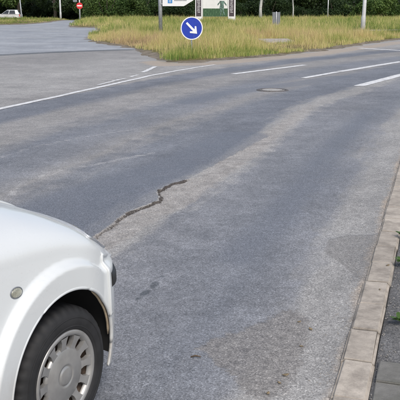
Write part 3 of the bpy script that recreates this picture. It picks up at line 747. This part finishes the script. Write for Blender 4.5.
    nrm /= np.maximum(np.linalg.norm(nrm, axis=1), 1e-6)[:, None]
    if nrm[idx[len(xs_) // 2, 20]][1] < 0: nrm = -nrm
    pm = dict(front_bumper=M_WHITE, headlight=M_LAMP, wing=M_WHITE, bonnet=M_WHITE, door=M_WHITE, rear_body=M_WHITE)
    def emit(nm, qs, sgn, both=False):
        vv = []; ff = []; mp = {}
        for sg in ((1, -1) if both else (sgn,)):
            for q in qs:
                fq = []
                for k in q:
                    key = (k, sg if ver[k, 1] > 1e-6 else 0)
                    if key not in mp:
                        p = ver[k] - (nrm[k] * .010 if len(vp[k]) > 1 else 0); mp[key] = len(vv); vv.append((p[0], sg * p[1], p[2]))
                    if mp[key] not in fq: fq.append(mp[key])
                if len(fq) >= 3: ff.append(fq if sg < 0 else fq[::-1])
        me = pyd(nm, vv, ff, True); o = obj(nm, me, pm[nm], root)
        so = o.modifiers.new('thick', 'SOLIDIFY'); so.thickness = .012; so.offset = -1; so.use_rim = True
        return o
    for nm in ('front_bumper', 'bonnet', 'rear_body'): emit(nm, groups[nm], 1, True)
    for nm in ('headlight', 'wing', 'door'):
        for sg in (-1, 1): emit(nm, groups[nm], sg)
    # cabin
    bz, tz = 1.05, 1.56
    base = [(-.66, .50), (-.74, .70), (-1.66, .735), (-2.55, .72), (-2.93, .62), (-3.0, .40)]; roof = [(-1.36, .40), (-1.42, .52), (-1.75, .565), (-2.45, .555), (-2.66, .48), (-2.70, .32)]
    bm = bmesh.new(); n = len(base)
    ring = lambda P, z: [bm.verts.new((x, y, z)) for x, y in P] + [bm.verts.new((x, -y, z)) for x, y in P[::-1]]
    b_ = ring(base, bz); t_ = ring(roof, tz - .02); r2 = ring([(x * .9 - .19, y * .72) for x, y in roof], tz + .03); N = len(b_)
    for k in range(N):
        for a_, c_ in ((b_, t_), (t_, r2)): bm.faces.new((a_[k], c_[k], c_[(k + 1) % N], a_[(k + 1) % N]))
    bm.faces.new(r2); bmesh.ops.recalc_face_normals(bm, faces=bm.faces[:])
    for f_ in bm.faces: f_.smooth = False
    cabin = obj('cabin', bm, M_WHITE, root)
    def pane(nm, a, b, c, d_, ins=.1, off=.006):
        P = [Vector(p) for p in (a, b, c, d_)]; ce = sum(P, Vector()) / 4; nn = (P[1] - P[0]).cross(P[3] - P[0]).normalized()
        if nn.dot(ce - Vector((-1.8, 0, 1.0))) < 0: nn = -nn
        Q = [p + (ce - p) * ins + nn * off for p in P] + [p + (ce - p) * ins - nn * .004 for p in P]
        return obj(nm, pyd(nm, Q, [(0, 1, 2, 3), (7, 6, 5, 4)] + [(k, (k + 1) % 4, 4 + (k + 1) % 4, 4 + k) for k in range(4)]), M_GLASS, cabin)
    L3 = lambda P, z, s=1: [(x, s * y, z) for x, y in P]
    B, T = L3(base, bz), L3(roof, tz - .02); Bn, Tn = L3(base, bz, -1), L3(roof, tz - .02, -1)
    pane('windscreen', B[0], Bn[0], Tn[0], T[0], .06); pane('rear_window', B[5], Bn[5], Tn[5], T[5], .1)
    for b, t in ((B, T), (Bn, Tn)):
        pane('side_window', b[1], b[2], t[2], t[1], .11); pane('side_window', b[2], b[3], t[3], t[2], .11)
    # underbody and arch liners
    bm = bmesh.new(); box(bm, (-1.25, 0, .34), (1.55, 1.30, .22)); box(bm, (.05, 0, .42), (.9, .9, .3)); box(bm, (-2.6, 0, .42), (.8, .9, .3)); obj('underbody', bm, M_UNDER, root)
    for cx in (0, -wb):
        for sg in (-1, 1):
            bm = bmesh.new(); vv = []
            for k in range(29):
                a = math.pi * (-.06 + 1.09 * k / 28); c0, s0 = math.cos(a), math.sin(a)
                zz = ZA + RA * s0; so = side(cx + XA + RA * c0, max(zz, ZB))
                vv.append([bm.verts.new((cx + XA + rr * c0, sg * yy, ZA + rr * s0)) for rr, yy in ((RA + .003, so - .012), (RA + .012, so - .05), (RA + .012, .46), (.05, .45))])
            for a, b in zip(vv, vv[1:]):
                for q in range(3): f_ = bm.faces.new((a[q], b[q], b[q + 1], a[q + 1])); f_.smooth = True
            obj('arch_liner', bm, M_UNDER, root)
            bm = bmesh.new(); pts = []                   # rolled lip of the arch
            for k in range(61):
                a = math.pi * (-.07 + 1.14 * k / 60); x_, z_ = cx + XA + RA * math.cos(a), ZA + RA * math.sin(a)
                if z_ > ZB + (.1 if (a < 1 and cx == 0) else 0): pts.append((x_, sg * (side(x_, z_) - .006), z_))
            tube(bm, pts, .0085, 10); obj('arch_lip', bm, M_WHITE, root)
            if detail and cx == 0:                       # muddy rolled edge at the front of the arch
                bm = bmesh.new(); pts = []
                for k in range(12):
                    a = R(4 + 52 * k / 11); x_, z_ = cx + XA + (RA - .006) * math.cos(a), ZA + (RA - .006) * math.sin(a); pts.append((x_, sg * (side(x_, max(z_, ZB)) - .022), z_))
                tube(bm, pts, [.003] + [.006] * 10 + [.002], 8); obj('arch_edge', bm, M_DIRT, root)
    # wheels
    for cx in (0, -wb):
        for sg in (-1, 1):
            w = empty('wheel', (cx, sg * .715, ZW)); w.parent = root; w.rotation_euler = (0, 0, 0 if sg < 0 else math.pi)
            bm = bmesh.new()                             # outward = -y
            lathe(bm, [(.19, -.062), (.193, -.078), (.205, -.086), (.235, -.088), (.262, -.084), (.280, -.070), (.290, -.055), (.293, -.03), (.293, .03), (.290, .055), (.27, .08), (.2, .08)], 160)
            for v_ in bm.verts:                          # grooves between the shoulder blocks
                rr = math.hypot(v_.co.x, v_.co.z)
                if rr > .275:
                    kk = int(round((math.atan2(v_.co.z, v_.co.x) + math.pi) / (2 * math.pi) * 160)) % 4
                    if kk == 0: v_.co.x *= (rr - .007) / rr; v_.co.z *= (rr - .007) / rr
            tyre = obj('tyre', bm, M_RUBBER, w)
            bm = bmesh.new()
            for zr, yy in ((.212, -.0880), (.248, -.0880)):
                lathe(bm, [(zr - .003, yy + .001), (zr, yy - .0015), (zr + .003, yy + .001)], 64)
            obj('sidewall_ring', bm, M_RUBBER, w)
            bm = bmesh.new(); lathe(bm, [(.004, -.030), (.10, -.032), (.165, -.034), (.178, -.05), (.186, -.078), (.193, -.080), (.196, -.06), (.19, .06)], 48); rim = obj('rim', bm, M_RIM, w)
            bm = bmesh.new()
            lathe(bm, [(.166, -.062), (.169, -.074), (.177, -.083), (.188, -.086), (.1945, -.083), (.197, -.076), (.19, -.066)], 64)
            lathe(bm, [(.124, -.055), (.122, -.066), (.112, -.073), (.055, -.078), (.048, -.0785), (.045, -.074), (.041, -.074), (.038, -.079), (.03, -.0815), (.004, -.082)], 48)
            NSP = 12
            for k in range(NSP):
                a0 = 2 * math.pi * k / NSP; w0, w1 = .105, .15
                pts = []
                for r_0, dp, hw in ((.110, -.071, .19), (.130, -.0735, .15), (.150, -.0765, .14), (.172, -.080, .18)):
                    pts.append([(r_0 * math.cos(a0 + s_ * hw * (1 - .25 * (r_0 > .12))), dp, r_0 * math.sin(a0 + s_ * hw * (1 - .25 * (r_0 > .12)))) for s_ in (-1, 1)])
                vv = [[bm.verts.new(p) for p in row] + [bm.verts.new((p[0], p[1] + .022, p[2])) for p in row] for row in pts]
                for a, b in zip(vv, vv[1:]):
                    bm.faces.new((a[0], a[1], b[1], b[0])); bm.faces.new((a[0], b[0], b[2], a[2])); bm.faces.new((a[1], a[3], b[3], b[1]))
            bmesh.ops.recalc_face_normals(bm, faces=bm.faces[:])
            obj('hubcap', bm, M_HUB, w)
    if detail:
        for sg in (-1, 1):
            bm = bmesh.new(); bmesh.ops.create_uvsphere(bm, u_segments=24, v_segments=12, radius=1); bmesh.ops.scale(bm, vec=(.030, .009, .019), verts=bm.verts[:])
            for f_ in bm.faces: f_.smooth = True
            ml = obj('side_marker', bm, M_MARK, root, (-.265, sg * (side(-.265, .755) + .001), .755), (0, R(10), 0))
            bm = bmesh.new(); tube(bm, [(.032 * math.cos(a), 0, .021 * math.sin(a)) for a in np.linspace(0, 2 * math.pi, 25)], .0026, 6, False); obj('bezel', bm, M_SIGNBACK, ml)
            # black rubbing strip round the bumper corner
            bm = bmesh.new(); rows = []
            for x_ in np.concatenate([np.linspace(.345, .64, 30), [.648, .653]]):
                rows.append([bm.verts.new((x_ + (.006 if x_ > .6 else 0), sg * (side(x_, z_) + o_ * min(1, (x_ - .335) / .04)), z_)) for z_, o_ in ((.572, -.006), (.577, .010), (.592, .017), (.622, .017), (.637, .010), (.642, -.006))])
            for a, b in zip(rows, rows[1:]):
                for q in range(5): f_ = bm.faces.new((a[q], b[q], b[q + 1], a[q + 1])); f_.smooth = True
            bmesh.ops.recalc_face_normals(bm, faces=bm.faces[:]); obj('bumper_strip', bm, M_BLACK, root)
            bm = bmesh.new(); box(bm, (-.95, sg * .90, 1.12), (.11, .17, .12), bev=.03); box(bm, (-.93, sg * .79, 1.08), (.06, .12, .04)); obj('door_mirror', bm, M_BLACK, root)
            bm = bmesh.new(); box(bm, (-1.5, sg * .80, .84), (.16, .03, .03), bev=.01); obj('door_handle', bm, M_BLACK, root)
        bm = bmesh.new(); box(bm, (.68, 0, .42), (.012, .52, .11), bev=.004); obj('number_plate', bm, M_SIGNW, root)
    for sg in (-1, 1):
        bm = bmesh.new(); box(bm, (-2.99, sg * .58, .88), (.08, .16, .26), bev=.03); obj('tail_light', bm, M_SIGNR, root)
    return tag(root, label, 'car', group)
HD = R(62.5)                                                # heading of the near car
CS = .87; wx, wy = -.478, 2.50; off = .80 * CS
nc = car('white_car', (wx - off * math.sin(HD), wy + off * math.cos(HD), -.006), HD, 'white hatchback with dirty silver hubcap passing close by at the kerbside')
nc.scale = (CS, CS, CS)
fc = car('distant_car', (-28.7, 110.5, float(gz(0, 110.5)) - .1), R(180), 'small white estate car on the far road before the dark trees', False)
fc.scale = (1.12, 1.1, 1.1)

# ------------------------------------------------------------------ signs and posts
# round blue keep-right sign
k = empty('keep_right_sign', (-.245, 23.0, .05), R(14)); zc = .835; rad = .335
bm = bmesh.new(); tube(bm, [(0, .03, -.2), (0, .03, zc + .2)], .022, 10); obj('post', bm, M_STEEL, k)
bm = bmesh.new(); lathe(bm, [(.004, .004), (rad - .005, .004), (rad, 0), (rad, -.012), (rad - .028, -.012), (rad - .03, -.006), (.004, -.006)], 56, c=(0, 0, zc)); bmesh.ops.recalc_face_normals(bm, faces=bm.faces[:])
for f_ in bm.faces: f_.smooth = False
obj('plate', bm, M_SIGNW, k)
bm = bmesh.new(); lathe(bm, [(.004, -.0095), (rad - .030, -.0095), (rad - .030, -.005)], 56, c=(0, 0, zc), sm=False); bmesh.ops.recalc_face_normals(bm, faces=bm.faces[:]); obj('blue_face', bm, M_SIGNB, k)
# arrow, drawn along its axis then turned to lower right
ax = [(-.225, .030), (.085, .034), (.02, .105), (.055, .137), (.225, 0), (.055, -.137), (.02, -.105), (.085, -.034), (-.225, -.030)]
ca, sa = math.cos(R(-45)), math.sin(R(-45)); pol = [(x * ca - z * sa, zc + x * sa + z * ca) for x, z in ax]
bm = bmesh.new(); prism(bm, pol, -.0165, -.0095); obj('arrow', bm, M_SIGNW, k)
tag(k, 'round blue sign with white arrow pointing down to the right, in the grass', 'road sign')
# direction sign on its grey post
k = empty('direction_sign', (-1.79, 35.5, .0), 0)
bm = bmesh.new(); tube(bm, [(0, 0, -.2), (-.01, 0, 1.5), (-.02, 0, 4.2)], .088, 14); obj('post', bm, M_STEEL, k)
bm = bmesh.new(); prism(bm, [(.10, 1.50), (1.06, 1.50), (1.50, 1.76), (1.06, 2.02), (.10, 2.02)], -.13, -.10); b_ = obj('arrow_board', bm, M_SIGNW, k)
bm = bmesh.new(); prism(bm, [(.34, 1.63), (.54, 1.63), (.54, 1.90), (.34, 1.90)], -.136, -.131); ic = obj('blue_symbol', bm, m_plain('symbol_blue', (.03, .22, .55), .4, var=.05), b_)
bm = bmesh.new(); prism(bm, [(.40, 1.66), (.42, 1.66), (.42, 1.85), (.40, 1.85)], -.139, -.1365); prism(bm, [(.46, 1.66), (.48, 1.66), (.48, 1.85), (.46, 1.85)], -.139, -.1365); obj('symbol_mark', bm, M_SIGNW, b_)
bm = bmesh.new()
for q in range(9):
    x_ = .64 + q * .062; prism(bm, [(x_, 1.73), (x_ + .04, 1.73), (x_ + .04, 1.73 + random.uniform(.05, .09)), (x_, 1.78)], -.136, -.1315)
obj('lettering', bm, M_SIGNBACK, b_)
for z_ in (1.6, 1.9):
    bm = bmesh.new(); box(bm, (.05, 0, z_), (.10, .2, .05)); obj('clamp', bm, M_STEEL, k)
tag(k, 'white arrow-shaped direction board with blue symbol on a thick grey post', 'direction sign')
# advert between two pylons
ad = empty('advert_stand', (0, 70.5, 0), 0)
for x_ in (-.10, 2.86):
    bm = bmesh.new(); box(bm, (x_, 0, 1.7), (.66, .18, 3.6), bev=.01); p_ = obj('pylon', bm, M_SIGNW, ad)
    bm = bmesh.new(); box(bm, (x_ - .02, -.094, 2.02), (.46, .012, 2.92)); dp = obj('dark_panel', bm, m_plain('panel_plum', (.06, .045, .055), .5, var=.15), p_)
    bm = bmesh.new()
    for q in range(20): box(bm, (x_ - .02 + random.uniform(-.03, .03), -.102, .92 + q * .125), (random.uniform(.2, .32), .004, .04))
    obj('lettering', bm, M_SIGNW, p_)
bm = bmesh.new(); box(bm, (1.38, .0, 1.72), (2.26, .05, 2.36)); po = obj('poster', bm, m_plain('poster_white', (.72, .72, .70), .5, var=.06, sc=3), ad)
def m_postgreen():
    t = NT('poster_green'); w = t.n('ShaderNodeMapping'); w.inputs['Scale'].default_value = (9, 1, 1.2); t.t.links.new(t.co(), w.inputs[0])
    return t.fin(t.ramp(t.noise(3, 4, .7, w.outputs[0]), [(.3, (.015, .04, .02)), (.5, (.03, .085, .035)), (.6, (.06, .15, .06)), (.72, (.42, .52, .38))]), .5)
bm = bmesh.new(); box(bm, (1.38, -.029, .90), (2.22, .006, .70)); obj('printed_meadow', bm, m_postgreen(), po)
bm = bmesh.new()
for poly in ([(1.78, 1.30), (1.84, .95), (1.78, .64), (1.88, .62), (1.95, .96), (1.97, 1.30)], [(1.98, 1.30), (2.04, .98), (2.16, .68), (2.25, .72), (2.15, 1.02), (2.14, 1.32)], [(1.74, 1.28), (2.16, 1.30), (2.12, 1.62), (2.18, 1.9), (1.76, 1.92), (1.82, 1.6)], [(1.56, 1.62), (1.60, 1.50), (1.78, 1.72), (1.78, 1.86)], [(2.16, 1.88), (2.16, 1.72), (2.36, 1.48), (2.40, 1.58)]):
    prism(bm, poly, -.038, -.033)
obj('printed_figure', bm, m_plain('print_grey_green', (.10, .17, .14), .5, var=.9, sc=7), po)
tag(ad, 'advert with white and green poster between two dark lettered pylons', 'advert')
# grey back of a sign
k = empty('sign_from_behind', (4.86, 49.8, 0), R(-6))
bm = bmesh.new(); tube(bm, [(0, 0, -.1), (0, 0, 1.15)], .03, 10); obj('post', bm, M_PALEPOLE, k)
bm = bmesh.new(); box(bm, (0, .05, .70), (.50, .012, .82), bev=.004); pl = obj('plate', bm, M_SIGNBACK, k)
bm = bmesh.new(); 
for x_ in (-.13, .13): box(bm, (x_, .036, .70), (.03, .018, .76))
obj('stiffener', bm, M_STEEL, pl); tag(k, 'grey back of an upright rectangular sign standing in the grass', 'road sign')
# no entry sign
k = empty('no_entry_sign', (-11.9, 77.5, 0), R(6)); zc = 1.48; rad = .31
bm = bmesh.new(); tube(bm, [(0, .03, -.2), (0, .03, 3.3)], .07, 10); obj('post', bm, M_PALEPOLE, k)
bm = bmesh.new(); lathe(bm, [(.004, .0), (rad, 0), (rad, -.012), (rad - .02, -.012), (.004, -.012)], 40, c=(0, -.045, zc), sm=False); bmesh.ops.recalc_face_normals(bm, faces=bm.faces[:]); obj('red_disc', bm, M_SIGNR, k)
bm = bmesh.new(); box(bm, (0, -.062, zc), (.46, .006, .12)); obj('white_bar', bm, M_SIGNW, k)
bm = bmesh.new(); box(bm, (-.42, -.02, 2.02), (.4, .012, .35), bev=.003); obj('upper_plate', bm, M_SIGNBACK, k)
tag(k, 'round red no entry sign with a white bar on a pale post', 'road sign')
# lamp posts and thin posts
def lamp_post(x, y, r0, h, label, mat, lean=(0, 0), arm=-1.6):
    k = empty('lamp_post', (x, y, float(gz(x, y))))
    bm = bmesh.new(); tube(bm, [(0, 0, -.2), (0, 0, .9), (lean[0] * .12, 0, 1.0), (lean[0], lean[1], h)], [r0, r0, r0 * .86, r0 * .5], 14); obj('pole', bm, mat, k)
    bm = bmesh.new(); tube(bm, [(lean[0], lean[1], h - .05), (lean[0] + arm * .5, lean[1], h + .25), (lean[0] + arm, lean[1], h + .3)], [r0 * .5, r0 * .35, r0 * .3], 8); obj('arm', bm, mat, k)
    bm = bmesh.new(); box(bm, (lean[0] + arm * 1.2, lean[1], h + .29), (.7, .26, .14), bev=.04); obj('lamp_head', bm, M_STEEL, k)
    return tag(k, label, 'lamp post')
lamp_post(9.12, 43.6, .125, 8, 'pale lamp post at the right rising from the island grass', M_PALEPOLE, (.12, 0))
lamp_post(-15.9, 89.2, .12, 8, 'lamp post left of the no entry sign', M_PALEPOLE)
lamp_post(-22.1, 97, .10, 8, 'thin lamp post just behind the distant white car tail', M_STEEL, (-.4, 0))
k = empty('marker_post', (14.7, 90, 0)); bm = bmesh.new(); tube(bm, [(0, 0, -.2), (0, 0, 2.6)], .06, 10); obj('post', bm, M_PALEPOLE, k)
bm = bmesh.new(); box(bm, (0, -.07, 2.35), (.42, .012, .42), bev=.004); obj('plate', bm, M_SIGNBACK, k); tag(k, 'thin pale post before the dark shrubs right of the slender birch', 'post')
# concrete strips in the grass
bm = bmesh.new(); box(bm, (0, 0, 0), (1.3, 1.7, .12), bev=.015); o = obj('concrete_slab', bm, M_KERB, None, (3.1, 31.2, .12), (R(2), 0, R(8))); tag(o, 'flat grey concrete slab lying in the island grass', 'slab')
o = ribbon('crossing_path', [(8.5, 43.6), (10.5, 44.6), (14, 46.2), (24, 50)], 1.6, .16, M_KERB, None); struct(o, label='pale path crossing the island beside the lamp post')
# manhole
k = empty('manhole_cover', (1.36, 14.35, road_z(1.36, 14.35) + .002))
bm = bmesh.new(); lathe(bm, [(.235, -.01), (.235, .008), (.27, .010), (.30, .006), (.31, -.01)], 48, 'z'); bmesh.ops.recalc_face_normals(bm, faces=bm.faces[:]); obj('frame', bm, M_IRON, k)
bm = bmesh.new(); lathe(bm, [(.228, -.01), (.228, .006), (.21, .008), (.004, .008)], 48, 'z'); bmesh.ops.recalc_face_normals(bm, faces=bm.faces[:]); cv = obj('cover', bm, M_IRONC, k)
bm = bmesh.new(); lathe(bm, [(.198, .006), (.198, .011), (.212, .011), (.212, .006)], 40, 'z')
for a in range(0): box(bm, (.11 * math.cos(a * 1.047), .11 * math.sin(a * 1.047), .010), (.03, .012, .008), rz=a * 1.047)
obj('rib', bm, M_IRON, cv); tag(k, 'round manhole cover with pale concrete filling in the road', 'manhole cover')

# ------------------------------------------------------------------ small litter and weeds
def weed(x, y, z, label, n=14, s=.05):
    r = np.random.default_rng(int(abs(x) * 1000)); V = []; F = []; T = []
    for q in range(n):
        a = r.uniform(0, 6.283); L = s * r.uniform(.6, 1.3); w = L * .22; up = r.uniform(.2, .9); px, py = math.cos(a), math.sin(a); b = len(V)
        for t_, ww in ((0, .3), (.35, 1), (.7, .8), (1, .05)):
            for sg in (-1, 1): V.append((px * L * t_ - py * sg * w * ww, py * L * t_ + px * sg * w * ww, L * up * (t_ - .45 * t_ * t_) + .003)); T.append(.3 + .6 * r.random())
        for t_ in range(3): F.append((b + 2 * t_, b + 2 * t_ + 1, b + 2 * t_ + 3, b + 2 * t_ + 2))
    me = fast_mesh('weed', np.array(V), np.array(F), dict(tone=np.array(T))); o = obj('weed', me, M_WEED, None, (x, y, z)); tag(o, label, 'weed', 'weeds along the kerb')
weed(.985, 3.50, .04, 'small green weed behind the kerb, nearest to the slabs', 26, .042)
weed(1.225, 4.36, .045, 'tuft of weed behind the kerb beside the dark grey patch', 28, .045)
weed(1.37, 4.92, .045, 'weed growing behind the kerb, farthest of the three', 26, .042)
def dry(x, y, rz, sc, label, z=None):
    r = random.Random(int(x * 999)); V = []; F = []
    for t_, w in ((-1, .05), (-.5, .42), (0, .5), (.5, .36), (1, .05)):
        for sg in (-1, 0, 1): V.append((t_ * .015 * sc, sg * w * .016 * sc, (.002 * abs(sg) + .002 * t_ * t_ + r.uniform(0, .002)) * sc))
    for a in range(4):
        for b in range(2): F.append((a * 3 + b, a * 3 + 3 + b, a * 3 + 4 + b, a * 3 + 1 + b))
    me = pyd('dry_leaf', V, F, True); o = obj('dry_leaf', me, M_DRY, None, (x, y, (road_z(x, y) + .003) if z is None else z), (0, 0, rz)); so = o.modifiers.new('t', 'SOLIDIFY'); so.thickness = .001
    tag(o, label, 'leaf', 'dry leaves by the kerb')
dry(.50, 3.56, .5, .8, 'small brown leaf on the road, farthest of the leaves by the brown patch')
dry(.545, 3.47, 1.9, 1.0, 'curled brown leaf on the road level with the footpath weed')
dry(.37, 2.99, .3, 1.1, 'larger yellowish leaf at the front of the brown patch')
dry(.335, 2.92, 2.2, .7, 'small leaf just in front of the larger yellowish leaf')
dry(.28, 2.83, 1.2, .8, 'leaf at the bottom edge on the brown patch')
dry(.475, 3.28, 2.7, .7, 'small leaf beside the brown patch, midway along the row')
dry(1.13, 4.33, .8, 1.0, 'brown leaf lying on the kerb stone beside the grey patch', KH + .003)
dry(.99, 3.93, 1.5, .6, 'tiny yellow leaf on the rear edge of the kerb', KH + .003)
bm = bmesh.new(); tube(bm, [(-.022, 0, 0), (0, .004, .003), (.024, -.002, 0)], [.003, .0045, .002], 6); o = obj('twig', bm, M_TWIG, None, (-.02, 3.16, road_z(-.02, 3.16) + .006), (0, 0, .1)); tag(o, 'short dark twig on the open road left of the brown patch', 'twig')
# loose grit gathered along the broken seam and the gutter
r = np.random.default_rng(4); P = []
for q in range(420):
    t_ = r.uniform(1, len(CRACK) - 1.2); a = np.array(CRACK[int(t_)]); b = np.array(CRACK[int(t_) + 1]); p = a + (b - a) * (t_ - int(t_)); dd = b - a; nn = np.array([dd[1], -dd[0]]) / np.hypot(*dd)
    P.append((*(p + nn * (abs(r.normal(0, .09)) + .01)), r.uniform(.0015, .004)))
for q in range(500):
    s = r.uniform(-.2, 6); x, y, h = kerb_at(s); o_ = -abs(r.normal(0, .05)) - .006; P.append((x + math.cos(h) * o_, y - math.sin(h) * o_, r.uniform(.0015, .005)))
for q in range(500):
    s = r.uniform(-.2, 5); x, y, h = kerb_at(s); o_ = KW + .01 + abs(r.normal(0, .05)); P.append((x + math.cos(h) * o_, y - math.sin(h) * o_, -r.uniform(.002, .005)))
oc = np.array([(1, 0, 0), (-1, 0, 0), (0, 1, 0), (0, -1, 0), (0, 0, 1), (0, 0, -1)], float); of = np.array([(0, 2, 4), (2, 1, 4), (1, 3, 4), (3, 0, 4), (2, 0, 5), (1, 2, 5), (3, 1, 5), (0, 3, 5)])
V = []; F = []
for q, (x, y, s) in enumerate(P):
    z = (road_z(x, y) if s > 0 else KH - .010) + abs(s) * .1; V.append(oc * abs(s) * r.uniform(.6, 1.3, (6, 3)) + [x, y, z]); F.append(of + q * 6)
o = obj('loose_grit', fast_mesh('loose_grit', np.concatenate(V), np.concatenate(F), {}, False), m_plain('grit_stone', (.26, .245, .225), .9, var=.5, sc=130)); tag(o, 'loose grit along the kerb and the broken road seam', 'grit', kind='stuff')
